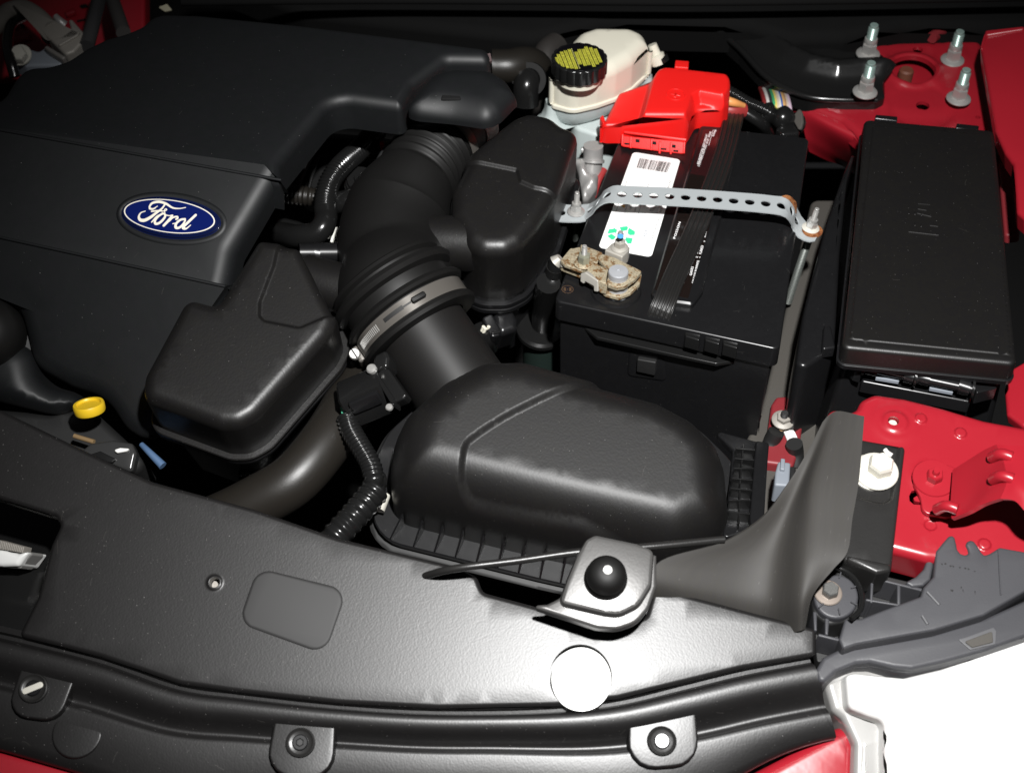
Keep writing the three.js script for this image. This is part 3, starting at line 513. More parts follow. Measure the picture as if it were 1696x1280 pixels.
{
  const t = hoseClamp('wide stainless hose clamp around lower collar of intake elbow', ringAt, ringAx, 0.0497, 0.0125, RSPIN, M.clamp);
  const arc = (a0, a1, r0, r1, y0, y1) => finish(new THREE.LatheGeometry([[r0, y0], [r1, y0], [r1, y1], [r0, y1], [r0, y0]].map(([x, y]) => new THREE.Vector2(x, y)), 16, a0, a1 - a0), 0.5);
  part('band_slot', place(arc(-2.0, -1.62, 0.0505, 0.05105, -0.0024, 0.0012), ringAt, ringAx), M.dark, t); part('band_slot', place(arc(-2.15, -1.95, 0.0505, 0.05105, -0.0012, 0.0004), ringAt, ringAx), M.dark, t);
  const tg = boxGeo(0.013, 0.0052, 0.0042, 0.0012); tg.translate(0, -0.0026, 0.0523); tg.rotateY(-2.28); part('tongue', place(tg, ringAt, ringAx), M.rubber, t);
  const up = U(742, 226, 0.026), ua = U(762, 204, 0.026).sub(U(715, 260, 0.026)).normalize();
  hoseClamp('narrow steel hose clamp at throttle end of intake elbow', up.clone().addScaledVector(ua, -0.016), ua, 0.0358, 0.01, USPIN, M.clamp);
  const th = thing('throttle_body', 'grey aluminium throttle body showing under edge of engine cover', 'throttle body');
  part('housing', sweep([up.clone().addScaledVector(ua, 0.012), up.clone().addScaledVector(ua, 0.03)], (f) => 0.0345 + 0.003 * f, { m: 36, n: 6 }), M.alu, th);
  part('flange', body(tilted(692, 226, 0.02, 20), C('v', 1320, 590, 1440, 300, 1530, 230, 1590, 270, 1530, 440), 0.004, fil(0.02, 0.003), {}), M.alu, th);
}
{ // airflow tube with its sensor
  const t = thing('airflow_tube', 'smooth black plastic tube joining intake elbow to air box', 'intake tube');
  part('tube', sweep([ringAt.clone().addScaledVector(ringAx, -0.005), ringAt.clone().addScaledVector(ringAx, 0.13)], (f) => 0.0385 + 0.002 * f, { n: 12, m: 64 }), M.tube, t);
}
{
  const t = thing('airflow_sensor', 'black airflow sensor with flange and plug beside intake tube', 'sensor'), pl = tilted(640, 640, -0.01, 25, -20);
  part('flange', body(pl, C('f', 590, 690, 615, 700, 705, 830, 690, 850, 640, 870, 625, 860, 545, 730), 0.002, fil(0.012, 0.002), {}), M.shiny, t);
  part('mount', body(pl, C('f', 545, 630, 600, 600, 615, 640, 610, 690, 560, 710, 530, 690), 0.003, fil(0.02, 0.003), {}), M.shiny, t);
  part('rib', body(pl, C('f', 545, 730, 560, 715, 650, 850, 655, 900, 635, 880), 0.001, [[0, -0.01], [0, 0.004], [0.0008, 0.005]], {}), M.shiny, t);
  const A = U(...c1('f', 600, 800), -0.018), B = U(...c1('f', 395, 885), -0.03), d = B.clone().sub(A);
  const cross = (k, w, h) => { const g = boxGeo(w, 1, h, 0.0015); g.scale(1, k, 1); return g; };
  const L = d.length(), conn = boxGeo(0.032, L, 0.026, 0.002); part('plug', place(conn, A, d, 0.35), M.shiny, t); const latch = boxGeo(0.012, L * 0.7, 0.006, 0.001); latch.translate(0.006, L * 0.1, 0.0135); part('latch', place(latch, A, d, 0.35), M.gloss, t);
  for (const [x, y] of [[622, 895], [535, 705]]) { const kk = x > 600 ? 0.7 : 1, s = lathe([[0, 0], [0.0042, 0], [0.0042, 0.003], [0.003, 0.0045], [0, 0.0048]].map(([a, b]) => [a * kk, b * kk]), 16, 0.6); part('screw', place(s, U(...c1('f', x, y), -0.003), V3(-0.3, 0.9, 0.3)), M.steel, t); }
}
{ // air box
  const t = thing('air_box', 'big black air filter box with curved lid in front of battery', 'air filter box');
  const pl = tilted(950, 760, -0.006, 17, 2), D = -0.085;
  const P = [[666, 652], [728, 598], [798, 562], [872, 561], [976, 590], [1103, 623], [1166, 656], [1214, 702], [1217, 770, D * 0.35], [1204, 890, D], [1188, 938, D], [1105, 972, D], [900, 926, D], [655, 866, D], [646, 800, D * 0.8], [650, 700, D * 0.15]];
  const pts = pl.pts(P), R = 0.035;
  const reg = pl.pts([...C('f', 1760, 640, 1590, 742, 1480, 795, 1200, 935, 1050, 1032).map((p) => [...p, -0.001]), [...c1('f', 1005, 1080), -0.004], [...c1('f', 985, 1180), -0.012], [...c1('j', 980, 120), -0.026], [...c1('j', 985, 200), -0.036], [...c1('j', 1020, 280), -0.05], [...c1('j', 1100, 332), -0.06], [...c1('j', 1300, 390), -0.066], [...c1('j', 1560, 455), -0.073], [1120, 990, D], [1330, 960, D], [1330, 640, 0]]);
  const regS = [...spline2(reg.slice(0, 13), false, 60), ...reg.slice(13)];
  part('lid', body(pl, pts, R, soft(0.085, 0.04, 0, 14, 0.062), { grid: 0.009, dispAll: true, blur: 0.006, disp: (x, y) => -0.004 * sstep(-0.0032, 0.0032, sdist(regS, x, y)), extra: along(regS.slice(0, 62), [-0.005, -0.0035, -0.0022, -0.0011, 0, 0.0011, 0.0022, 0.0035, 0.005], 0.003) }), M.lid, t);
  const fl = pl.pts(P.map(([x, y, h]) => [x, y, h || 0])), R2 = 0.012;
  part('flange', body(pl, fl, R, [[-0.016, D - 0.008], [-0.017, D - 0.001], [-0.016, D], [0.003, D]], { openBottom: true }), M.gloss, t);
  part('lower_box', body(pl, fl, R, [[0.01, D - 0.09], [-0.011, D - 0.012], [-0.008, D - 0.0105]], {}), M.gloss, t);
  part('seam', body(pl, fl, R, [[-0.019, D - 0.022], [-0.021, D - 0.012], [-0.019, D - 0.0105]], { openBottom: true }), M.dark, t);
  // stiffening ribs along the front and right of the flange
  const ringF = outline(fl, R, 5), inn = ringF(-0.001), out = ringF(-0.016);
  const rib = (i, f) => { const j = (i + 1) % inn.length, a = { x: inn[i].x + (inn[j].x - inn[i].x) * f, y: inn[i].y + (inn[j].y - inn[i].y) * f }, b = { x: out[i].x + (out[j].x - out[i].x) * f, y: out[i].y + (out[j].y - out[i].y) * f }; const dx = b.x - a.x, dy = b.y - a.y, L = Math.hypot(dx, dy), nx = -dy / L * 0.0007, ny = dx / L * 0.0007; const pos = []; for (const s of [-1, 1]) pos.push(pl.w(a.x + nx * s, a.y + ny * s, D), pl.w(b.x + nx * s, b.y + ny * s, D), pl.w(b.x + nx * s, b.y + ny * s, D + 0.002), pl.w(a.x + nx * s, a.y + ny * s, D + 0.022)); part('flange_rib', fixOut(finish(geo(pos, [[0, 1, 2], [0, 2, 3], [4, 6, 5], [4, 7, 6], [0, 4, 5], [0, 5, 1], [1, 5, 6], [1, 6, 2], [2, 6, 7], [2, 7, 3], [3, 7, 4], [3, 4, 0]]), 0.3)), M.gloss, t); };
  let acc = 0, next = 0; for (let i = 0; i < inn.length; i++) { const j = (i + 1) % inn.length, L = Math.hypot(inn[j].x - inn[i].x, inn[j].y - inn[i].y); while (next < acc + L) { const f = (next - acc) / L, w = pl.w(inn[i].x, inn[i].y, D); if (w.z > -0.74 || w.x > 0.19) rib(i, f); next += 0.0165; } acc += L; }
  const sp = flat(-0.072);
  part('side_flange', body(sp, C('h', 130, 455, 350, 515, 420, 522, 412, 620, 395, 890, 330, 960, 185, 1005, 225, 700, 235, 560), 0.003, fil(0.006, 0.0015), {}), M.gloss, t);
  part('side_wall', body(sp.shift(0.012), C('h', 352, 512, 420, 522, 412, 620, 395, 890, 330, 960, 322, 900, 345, 600), 0.002, fil(0.014, 0.0015), {}), M.gloss, t);
  for (const [a, b, c, d] of [[245, 590, 350, 600], [240, 640, 348, 650], [236, 690, 345, 690], [225, 740, 340, 750], [220, 790, 330, 800], [210, 850, 328, 850], [205, 905, 325, 920]]) { const A = U(...c1('h', a, b), -0.071), B = U(...c1('h', c, d), -0.071); const dx = B.clone().sub(A), g = boxGeo(dx.length(), 0.011, 0.0012, 0.0003); g.rotateY(Math.atan2(-dx.z, dx.x)); g.translate((A.x + B.x) / 2, -0.0725, (A.z + B.z) / 2); part('side_rib', g, M.shiny, t); }
  for (const [a, b, c, d] of [[285, 560, 268, 760], [268, 780, 262, 960]]) { const A = U(...c1('h', a, b), -0.071), B = U(...c1('h', c, d), -0.071); const dx = B.clone().sub(A), g = boxGeo(dx.length(), 0.009, 0.0012, 0.0003); g.rotateY(Math.atan2(-dx.z, dx.x)); g.translate((A.x + B.x) / 2, -0.0725, (A.z + B.z) / 2); part('side_rib', g, M.shiny, t); }
}
// ================= hardware =================
const flangeG = lathe([[0, 0], [0.0118, 0], [0.0122, 0.0008], [0.0118, 0.0016], [0.0085, 0.0034], [0.0075, 0.0036], [0, 0.0036]], 32, 0.5), hexG = hexGeo(0.0078, 0.012), crownG = lathe([[0.0066, 0], [0.0068, 0.001], [0.0062, 0.0042], [0.005, 0.0046], [0, 0.0046]], 24, 0.5), studG = threadGeo(0.0052, 0.0175, 0.0017);
function flangeNut(label, px, py, y, sc, axis, group, mats = {}, so = {}) {
  const t = thing(so.name || 'flange_nut', label, 'nut', group), at = U(px, py, y), S1 = (g, dy = 0, k = [1, 1, 1]) => { const h = g.clone(); h.scale(sc * k[0], sc * k[1], sc * k[2]); h.translate(0, dy * sc, 0); return place(h, at, axis, so.spin || 0.4); };
  part('flange', S1(flangeG), mats.flange || M.steel, t); part('hexagon', S1(hexG, 0.0034, [1, so.hex || 1, 1]), mats.hex || M.steel, t);
  if (!so.noCrown) part('crown', S1(crownG, 0.0034 + 0.0118 * (so.hex || 1)), mats.hex || M.steel, t);
  part('threaded_stud', S1(studG, 0.0034 + (so.noCrown ? 0.011 : 0.0155) * (so.hex || 1), [so.thin || 1, so.tall || 1, so.thin || 1]), mats.stud || M.stud, t); return t;
}
const carX = U(1292, 577, 0).sub(U(918, 496, 0)).normalize(), carZ = new THREE.Vector3().crossVectors(carX, V3(0, 1, 0)).normalize(), yaw = Math.atan2(-carX.z, carX.x);
const rustT = rep(noiseTex(512, (x, y) => { const k = sstep(0.52, 0.72, 0.5 * nD(x / 32, y / 32) + 0.35 * nB(x / 8, y / 8) + 0.15 * nA(x / 4, y / 4)), s = nE(x / 2, y / 2) > 0.9 ? 0.55 : 1, f = 0.85 + 0.3 * nA(x / 4, y / 4); return [clamp((160 - 46 * k) * f * s, 0, 255), clamp((149 - 66 * k) * f * s, 0, 255), clamp((126 - 74 * k) * f * s, 0, 255)]; }, true), 0.075);
const rusty = mat(0, 0.55, { map: rustT, metal: 0.2, bump: 0.000132, bumpSize: 0.06 }), lead = mat(lin(0.4, 0.41, 0.43), 0.5, { metal: 0.3, bump: 0.000088, bumpSize: 0.04 }), galv = mat(lin(0.4, 0.38, 0.34), 0.5, { metal: 0.3, blot: 0.05, bump: 0.000066, bumpSize: 0.04 });
// ================= battery =================
const bp = flat(0), strapM = mat(lin(0.012, 0.0115, 0.011), 0.38);
{
  const t = thing('car_battery', 'black car battery with white label held down by perforated steel strap', 'battery');
  const Q = [[918, 498], [1292, 579], [1341, 228], [1040, 196]], q = bp.pts(Q);
  part('lid', body(bp, q, 0.006, fil(0.02, 0.002, 0.01, 4), {}), M.gloss, t);
  part('case', body(bp, q, 0.006, [[0.008, -0.19], [0.004, -0.021], [0.006, -0.0195]], {}), M.gloss, t);
  const fp = hinge(bp, [918, 498], [1292, 579], 90), f1 = fp.shift(-0.004);
  // grip ledges along the front
  for (const [h, k] of [[-0.026, 0], [-0.038, 12]]) part('grip_ledge', body(flat(h), C('g', 280, 450 + k, 400, 500 + k, 620, 552 + k, 1085, 640 + k, 1148, 648 + k, 990, 672 + k, 800, 632 + k, 560, 578 + k, 390, 540 + k), 0.003, fil(0.003, 0.001), {}), M.shiny, t);
  part('front_pad', body(f1, C('g', 545, 600, 735, 630, 740, 770, 535, 740), 0.005, fil(0.006, 0.003), {}), M.gloss, t);
  part('pad_window', body(f1.shift(0.004), C('g', 592, 652, 686, 668, 680, 735, 588, 715), 0.001, fil(0.004, 0.001), {}), M.dark, t);
  for (const [a, b] of [[830, 500], [930, 520], [1020, 540]]) part('vent_lug', body(bp.shift(-0.003), C('g', a, b, a + 85, b + 18, a + 75, b + 55, a + 5, b + 35), 0.001, fil(0.012, 0.001), {}), M.shiny, t);
  // raised vent strip along the top
  const strip = [[1160, 207], [1228, 212], [1196, 355], [1178, 420], [1165, 480], [1148, 503], [1120, 499], [1078, 487], [1086, 462], [1114, 366], [1140, 280]];
  part('vent_strip', body(bp, strip.map(([x, y]) => [x, y, 0.006]), 0.004, [[0, -0.001], [0, 0.0045], [0.0015, 0.006]], {}), M.gloss, t);
  const rowsO = [[905, 290, 700, 930], [845, 330, 690, 860]];
  const [lg, lm] = printed(bp, [[1166, 214, 0.006], [1222, 218, 0.006], [1140, 495, 0.006], [1084, 480, 0.006]], 300, (g, at, w, h) => {
    g.fillStyle = '#17110f'; g.fillRect(0, 0, w, h); g.fillStyle = '#2a1213'; g.fillRect(0, 0, w, h * 0.3);
    g.strokeStyle = '#dcdcdc'; g.fillStyle = '#f4f4f4'; g.lineCap = 'butt';
    const line = (k, x0, y0, x1, y1, lw) => { const a = at(k, x0, y0), b = at(k, x1, y1); g.lineWidth = lw; g.beginPath(); g.moveTo(...a); g.lineTo(...b); g.stroke(); };
    const text = (s, k, x0, y0, x1, y1, bold = 1) => { const a = at(k, x0, y0), b = at(k, x1, y1), L = Math.hypot(b[0] - a[0], b[1] - a[1]), an = Math.atan2(b[1] - a[1], b[0] - a[0]); g.save(); g.translate(...a); g.rotate(an); const sz = 22; g.font = `${bold ? 'bold ' : ''}${sz}px sans-serif`; const m = g.measureText(s).width; g.scale(L / m, 1); g.fillText(s, 0, sz * 0.4); g.restore(); };
    line('o', 990, 150, 880, 530, 4); line('p', 265, 60, 15, 880, 2); line('o', 555, 850, 485, 1085, 2);
    text('CONTAINS SULFURIC ACID. WEAR', 'o', 700, 900, 915, 285); text('EYE PROTECTION. KEEP UPRIGHT', 'o', 690, 860, 850, 330); text('DANGER', 'o', 950, 370, 1025, 200);
    text('POISON', 'p', 270, 480, 375, 170);
    text('CAUSES SEVERE', 'p', 745, 440, 800, 230); text('BURNS AND EYE', 'p', 800, 450, 862, 200); text('INJURY TO SKIN', 'p', 860, 455, 925, 210);
    text('SPARKS', 'p', 665, 735, 705, 580); text('FLAMES', 'p', 725, 745, 765, 590); text('SMOKING', 'p', 787, 755, 830, 585);
    text('NO', 'p', 715, 500, 770, 510); text('NO', 'p', 790, 515, 855, 525); text('NO', 'p', 640, 785, 695, 798); text('NO', 'p', 715, 800, 780, 812);
    text('EXPLOSIVE', 'p', 490, 1110, 565, 850); text('GASES', 'p', 560, 1120, 595, 960); text('CAN CAUSE BLINDNESS', 'p', 600, 1255, 695, 855); text('OR INJURY', 'p', 690, 1150, 735, 965);
    line('p', 415, 1255, 445, 1260, 5); line('p', 430, 1165, 465, 1165, 5); line('p', 465, 1165, 445, 1260, 5);
  }, { lift: 0.006, rough: 0.18, r: 0.002, coat: 0.4 });
  part('vent_label', lg, lm, t, 'glossy black warning label with white print on vent strip');
  // white label
  const [wg, wm] = printed(bp, [c1('m', 728, 128), c1('m', 1562, 262), c1('n', 1262, 1020), c1('n', 332, 850)], 440, (g, at, w, h) => {
    g.fillStyle = '#f6f6f4'; g.fillRect(0, 0, w, h);
    const quad = (k, v, c) => { g.fillStyle = c; g.beginPath(); for (let i = 0; i < v.length; i += 2) { const p = at(k, v[i], v[i + 1]); i ? g.lineTo(...p) : g.moveTo(...p); } g.closePath(); g.fill(); };
    const text = (s, k, x0, y0, x1, y1, sz, c = '#333', bold = '') => { const a = at(k, x0, y0), b = at(k, x1, y1), L = Math.hypot(b[0] - a[0], b[1] - a[1]); g.save(); g.translate(...a); g.rotate(Math.atan2(b[1] - a[1], b[0] - a[0])); g.font = bold + sz + 'px sans-serif'; g.fillStyle = c; g.scale(L / g.measureText(s).width, 1); g.fillText(s, 0, sz * 0.36); g.restore(); };
    const a = at('m', 845, 240), b = at('m', 1395, 320), c = at('m', 790, 405), d = at('m', 1320, 492); let sd = 3; const rr = () => { sd = (sd * 1103515245 + 12345) % 2147483648; return sd / 2147483648; };
    for (let f = 0; f < 0.99;) { const bw = (1 + Math.floor(rr() * 3)) * 0.0075; g.fillStyle = '#15110f'; g.beginPath(); for (const [k, F] of [[0, f], [0, f + bw], [1, f + bw], [1, f]]) { const P = k ? [c[0] + (d[0] - c[0]) * F, c[1] + (d[1] - c[1]) * F] : [a[0] + (b[0] - a[0]) * F, a[1] + (b[1] - a[1]) * F]; k === 0 && F === f ? g.moveTo(...P) : g.lineTo(...P); } g.fill(); f += bw + (1 + Math.floor(rr() * 2.6)) * 0.0078; }
    text('0 6847 4', 'm', 820, 225, 1060, 252, 14, '#999'); text('99010 1', 'm', 1150, 268, 1390, 312, 14, '#999');
    quad('m', [1175, 655, 1315, 670, 1300, 760, 1150, 740], '#dedfe2'); quad('n', [1245, 125, 1395, 150, 1370, 250, 1225, 215], '#d8d8da'); quad('n', [1150, 425, 1240, 440, 1160, 790, 1070, 770], '#eceef2');
    g.strokeStyle = '#3a3632'; g.lineWidth = 2.5; g.beginPath(); g.moveTo(...at('m', 620, 635)); g.lineTo(...at('m', 1000, 692)); g.lineTo(...at('m', 810, 1235)); g.lineTo(...at('m', 430, 1170)); g.closePath(); g.stroke();
    quad('n', [720, 118, 808, 95, 790, 158], '#e0a030'); text('CAUTION! EXPLOSIVE', 'n', 800, 225, 900, -200, 22, '#222'); text('GASES. FLUSH WITH', 'n', 885, 190, 985, -180, 24, '#222'); text('WATER. GET HELP', 'n', 970, 220, 1060, -160, 22, '#222');
    text('650', 'n', 1255, 225, 1310, 130, 40, '#222'); text('BEST IF USED INSTALLED', 'n', 1415, 245, 1600, -330, 24, '#222');
    text('65-E', 'n', 1135, 655, 1180, 545, 40, '#3c4048'); text('DISTRIBUTED BY BEST PARTS', 'n', 1250, 775, 1420, 280, 24, '#26262a'); text('Part', 'n', 1065, 855, 1082, 810, 15, '#888'); text('Number', 'n', 1105, 920, 1140, 825, 15, '#888'); text('Cold', 'n', 1205, 335, 1222, 290, 15, '#999'); text('Cranking', 'n', 1240, 400, 1280, 300, 15, '#999'); text('Amps', 'n', 1305, 370, 1330, 305, 15, '#999');
    const G = '#3cdc92'; for (const v of [[488, 612, 520, 530, 600, 522, 602, 505, 662, 545, 640, 605, 620, 592], [485, 650, 560, 612, 640, 665, 610, 705, 565, 720], [702, 495, 830, 478, 855, 500, 835, 550, 735, 570], [870, 508, 975, 570, 968, 632, 885, 638, 835, 598, 850, 590, 848, 560], [815, 675, 935, 688, 910, 782, 850, 788, 800, 720]]) quad('n', v, G);
  }, { lift: 0.0001, rough: 0.5, r: 0.004 });
  part('white_label', wg, wm, t, 'white paper label with barcode and green recycling arrows');
  // small printed marks
  const cp = bp.at(...c1('t', 340, 845)); const [sg, sm] = printed(bp, [c1('t', 245, 775), c1('t', 435, 780), c1('t', 435, 915), c1('t', 245, 912)], 160, (g, at, w, h) => { g.fillStyle = '#17161a'; g.fillRect(0, 0, w, h); const [x, y] = at('t', 340, 845); g.strokeStyle = '#80603f'; g.lineWidth = 3; g.beginPath(); g.ellipse(x, y, w * 0.42, w * 0.42, 0, 0, 7); g.stroke(); g.fillStyle = '#6b5138'; for (const k of [-1, 1]) for (let i = -2; i < 3; i++) g.fillRect(x + k * w * 0.2 - 14, y + i * 12 - 3, 28, 6); g.fillRect(x - 5, y - 4, 10, 8); }, { lift: 0.0001, rough: 0.3, shape: circ(cp.x, cp.y, 0.0054, 24) });
  part('round_mark', sg, sm, t);
  const [dg, dm] = printed(bp, [c1('g', 1325, 0), c1('g', 1352, 2), c1('g', 1345, 80), c1('g', 1318, 78)], 60, (g, at, w, h) => { g.fillStyle = '#19191a'; g.fillRect(0, 0, w, h); g.save(); g.translate(w * 0.62, h * 0.97); g.rotate(-Math.PI / 2); g.font = '34px sans-serif'; g.fillStyle = '#54504c'; g.fillText('113CN2A', 0, 6); g.restore(); }, { lift: 0.0001, rough: 0.3, r: 0.0003 });
  part('date_code', dg, dm, t);
  // ribbed carry strap over the vent strip
  const sp = [[1218, 176, -0.02], [1214, 200, 0.006], [1198, 262, 0.013], [1173, 330, 0.013], [1146, 395, 0.013], [1116, 462, 0.012], [1101, 500, 0.009], [1092, 522, 0.001], [1087, 540, -0.012], [1086, 552, -0.03]].map((p) => U(...p));
  const csh = strap(sp, carX, 0.019, 0.0016, 80); part('carry_strap', csh, strapM, t, 'black ribbed plastic carry strap running lengthwise');
  for (let k = -2; k <= 2; k++) { const off = carX.clone().multiplyScalar(k * 0.0041); part('strap_rib', sweep(sp.map((p) => p.clone().add(off).add(V3(0, 0.0009, 0.0003))), 0.0011, { n: 80, m: 8 }), strapM, t); }
  const post = lathe([[0, 0.021], [0.007, 0.021], [0.0082, 0.0205], [0.0086, 0.015], [0.0095, 0], [0, 0]], 28, 0.5); part('negative_post', place(post, U(...c1('t', 1055, 600), 0.0235).setY(0)), lead, t);
  part('post_boss', place(lathe([[0.014, 0], [0.0215, 0], [0.0205, 0.0018], [0.0145, 0.0022]], 40), U(...c1('t', 1020, 870), 0)), M.gloss, t);
}
{ // perforated hold-down
  const t = thing('hold_down_strap', 'galvanised steel strap with row of round holes across battery', 'battery strap');
  const P = [[916, 351, -0.004], [952, 353, -0.004], [972, 350, -0.003], [986, 340, 0.006], [995, 329, 0.017], [1010, 321, 0.024], [1040, 322, 0.025], [1110, 325, 0.025], [1200, 331, 0.025], [1270, 337, 0.024], [1301, 342, 0.022], [1314, 352, 0.013], [1320, 366, 0.002], [1332, 381, -0.004], [1356, 388, -0.004]].map((p) => U(...p));
  const c = new THREE.CatmullRomCurve3(P, false, 'centripetal'), L = c.getLength(), w = 0.0245, wd = carZ.clone().negate();
  const fn = (x, y, h) => { const f = clamp(x / L, 0, 1), p = c.getPointAt(f), d = c.getTangentAt(f), n = new THREE.Vector3().crossVectors(d, carZ).normalize(); if (n.y < 0) n.negate(); const ww = new THREE.Vector3().crossVectors(n, d).normalize(); if (ww.z < 0) ww.negate(); return p.addScaledVector(ww, y).addScaledVector(n, h); };
  const out = []; const nE2 = 60; for (let i = 0; i <= nE2; i++) out.push({ x: L * i / nE2, y: -w / 2 + (i === 0 || i === nE2 ? 0.003 : 0) }); for (let i = nE2; i >= 0; i--) out.push({ x: L * i / nE2, y: w / 2 - (i === 0 || i === nE2 ? 0.003 : 0) });
  const holes = []; for (let x = 0.007; x < L - 0.005; x += 0.01395) holes.push(circ(x, 0, 0.0043, 20));
  part('strap_band', plate(out, holes, 0.0013, fn, 0.0045, 0.5), M.zinc, t);
  const rm = mat(0, 0.75, { map: rustT }); rm.color.setRGB(0.8, 0.36, 0.16);
  part('rust_patch', plate(spline2([{ x: L - 0.052, y: -0.0121 }, { x: L - 0.03, y: -0.0121 }, { x: L - 0.028, y: -0.004 }, { x: L - 0.036, y: -0.0065 }, { x: L - 0.046, y: -0.0095 }], true, 30), [], 0.0002, (x, y, h) => fn(x, y, h + 0.0003), 0.003), rm, t, 'rusty corner of the strap');
  flangeNut('flange nut at left end of perforated battery strap', 954, 351, -0.0035, 0.66, V3(0.02, 1, 0), 'nuts on the battery strap', { stud: M.steel }, { thin: 0.75, tall: 1.1, hex: 0.7 });
  flangeNut('flange nut with rusty washer at right end of perforated battery strap', 1343, 378, -0.0035, 0.66, V3(0.12, 1, 0), 'nuts on the battery strap', { flange: M.boltWhite, stud: M.steel }, { thin: 0.75, tall: 1.1, hex: 0.7 });
  const washer = place(lathe([[0.004, 0], [0.009, 0], [0.009, 0.0012], [0.004, 0.0012]], 28, 0.4), U(1346, 383, -0.0045)); part('rust_washer', washer, rm, t);
  const rod = (name, pts) => { const c = new THREE.CatmullRomCurve3(pts), n = Math.round(c.getLength() / 0.0009); solo(name, sweep(pts, (f) => 0.0033 + 0.0004 * Math.sin(f * n * Math.PI), { n: n * 2, m: 12 }), mat(lin(0.12, 0.13, 0.12), 0.45, { metal: 0.4 }), name === 'hold_down_bolt' && pts[0].x > 0.2 ? 'long threaded bolt below right end of perforated battery strap' : 'threaded bolt below left end of perforated battery strap', 'bolt', 'bolts under the battery strap'); };
  rod('hold_down_bolt', [U(1343, 388, -0.012), U(1325, 440, -0.05), U(1306, 500, -0.1)]); rod('hold_down_bolt', [U(954, 356, -0.01), U(953, 375, -0.03), U(952, 395, -0.06)]);
}
{ // negative terminal clamp
  const t = thing('terminal_clamp', 'rusty tan battery terminal clamp on front left battery post', 'terminal clamp');
  part('lower_plate', body(flat(0.007), C('t', 240, 535, 520, 645, 880, 910, 1060, 955, 1225, 890, 1355, 765, 1385, 620, 1150, 480, 830, 420, 520, 240, 380, 270, 240, 440), 0.003, fil(0.003, 0.0008), {}), rusty, t);
  part('back_plate', body(flat(0.01), C('t', 525, 202, 830, 320, 830, 430, 740, 480, 640, 420, 520, 330), 0.001, fil(0.004, 0.0008), {}), rusty, t);
  part('upper_arm', body(flat(0.0185), C('t', 775, 410, 815, 335, 1000, 385, 1160, 470, 1388, 580, 1295, 690, 1140, 795, 1030, 812, 905, 770, 890, 720, 915, 640, 920, 540, 850, 495), 0.0022, fil(0.0035, 0.001), {}), rusty, t);
  part('lower_arm', body(flat(0.0175), C('t', 600, 600, 640, 510, 745, 475, 915, 555, 890, 660, 880, 760, 830, 740, 690, 680, 600, 640), 0.002, fil(0.004, 0.001), {}), rusty, t);
  part('side_strap', body(hinge(flat(0.0165), c1('t', 520, 640), c1('t', 890, 780), 80), C('t', 760, 720, 890, 770, 880, 915, 790, 885), 0.001, fil(0.002, 0.0005), {}), rusty, t);
  part('clamp_box', body(hinge(flat(0.0165), c1('t', 520, 620), c1('t', 770, 740), 70), C('t', 520, 620, 590, 600, 770, 720, 765, 880, 705, 870, 705, 800, 580, 730, 565, 770, 515, 730), 0.0012, fil(0.004, 0.001), {}), galv, t);
  part('lug_plate', body(flat(0.0165), C('t', 238, 430, 385, 250, 530, 310, 700, 470, 640, 545, 520, 572, 300, 490), 0.002, fil(0.003, 0.001), {}), rusty, t);
  part('front_lip', body(hinge(flat(0.015), c1('t', 235, 440), c1('t', 310, 470), 85), C('t', 235, 430, 312, 455, 305, 545, 235, 530), 0.0008, fil(0.002, 0.0005), {}), galv, t);
  part('block', body(flat(0.021), C('t', 862, 285, 960, 190, 1218, 240, 1195, 300, 1110, 385), 0.001, fil(0.012, 0.0012), {}), galv, t);
  part('post_cap', place(lathe([[0, 0.0012], [0.0015, 0.0012], [0.0017, 0.002], [0.0078, 0.0016], [0.0084, 0.0006], [0.0084, -0.003], [0, -0.003]], 36, 0.5), U(...c1('t', 1055, 600), 0.0235)), lead, t);
  const g2 = mat(lin(0.34, 0.34, 0.26), 0.42, { metal: 0.5 });
  flangeNut('greenish nut on stud at left end of battery terminal clamp', ...c1('t', 568, 480), 0.0172, 0.68, V3(0, 1, 0), 'nuts on the terminal clamp', { flange: rusty, hex: g2, stud: M.steel }, { hex: 1, thin: 0.7, tall: 0.8, noCrown: 1 });
  flangeNut('blue tipped stud with nut on block of battery terminal clamp', ...c1('t', 1072, 258), 0.021, 0.62, V3(0, 1, 0), 'nuts on the terminal clamp', { flange: galv, hex: galv, stud: M.steel }, { hex: 0.8, thin: 0.85, tall: 0.9, noCrown: 1 });
  solo('paint_dot', place(lathe([[0, 0.0006], [0.0026, 0.0004], [0.0028, -0.0004], [0, -0.0004]], 16), U(...c1('t', 1084, 92), 0.0385)), M.blue, 'blue paint dab on tip of terminal stud', 'paint mark');
  const cable = thing('battery_cable', 'black taped cable with tinned lug at left corner of battery', 'cable');
  part('cable', sweep([U(...c1('t', 195, 430), 0.008), U(...c1('t', 165, 540), 0), U(...c1('t', 130, 690), -0.015), U(...c1('t', 95, 850), -0.06)], 0.0072, { n: 24 }), M.shiny, cable);
  part('lug', sweep([U(...c1('t', 240, 400), 0.012), U(...c1('t', 170, 460), 0.008)], (f) => 0.004 + 0.0022 * f, { n: 8 }), galv, cable);
  part('tape', sweep([U(...c1('t', 165, 520), 0.0015), U(...c1('t', 135, 670), -0.013)], 0.0078, { n: 6 }), M.rubber, cable);
}
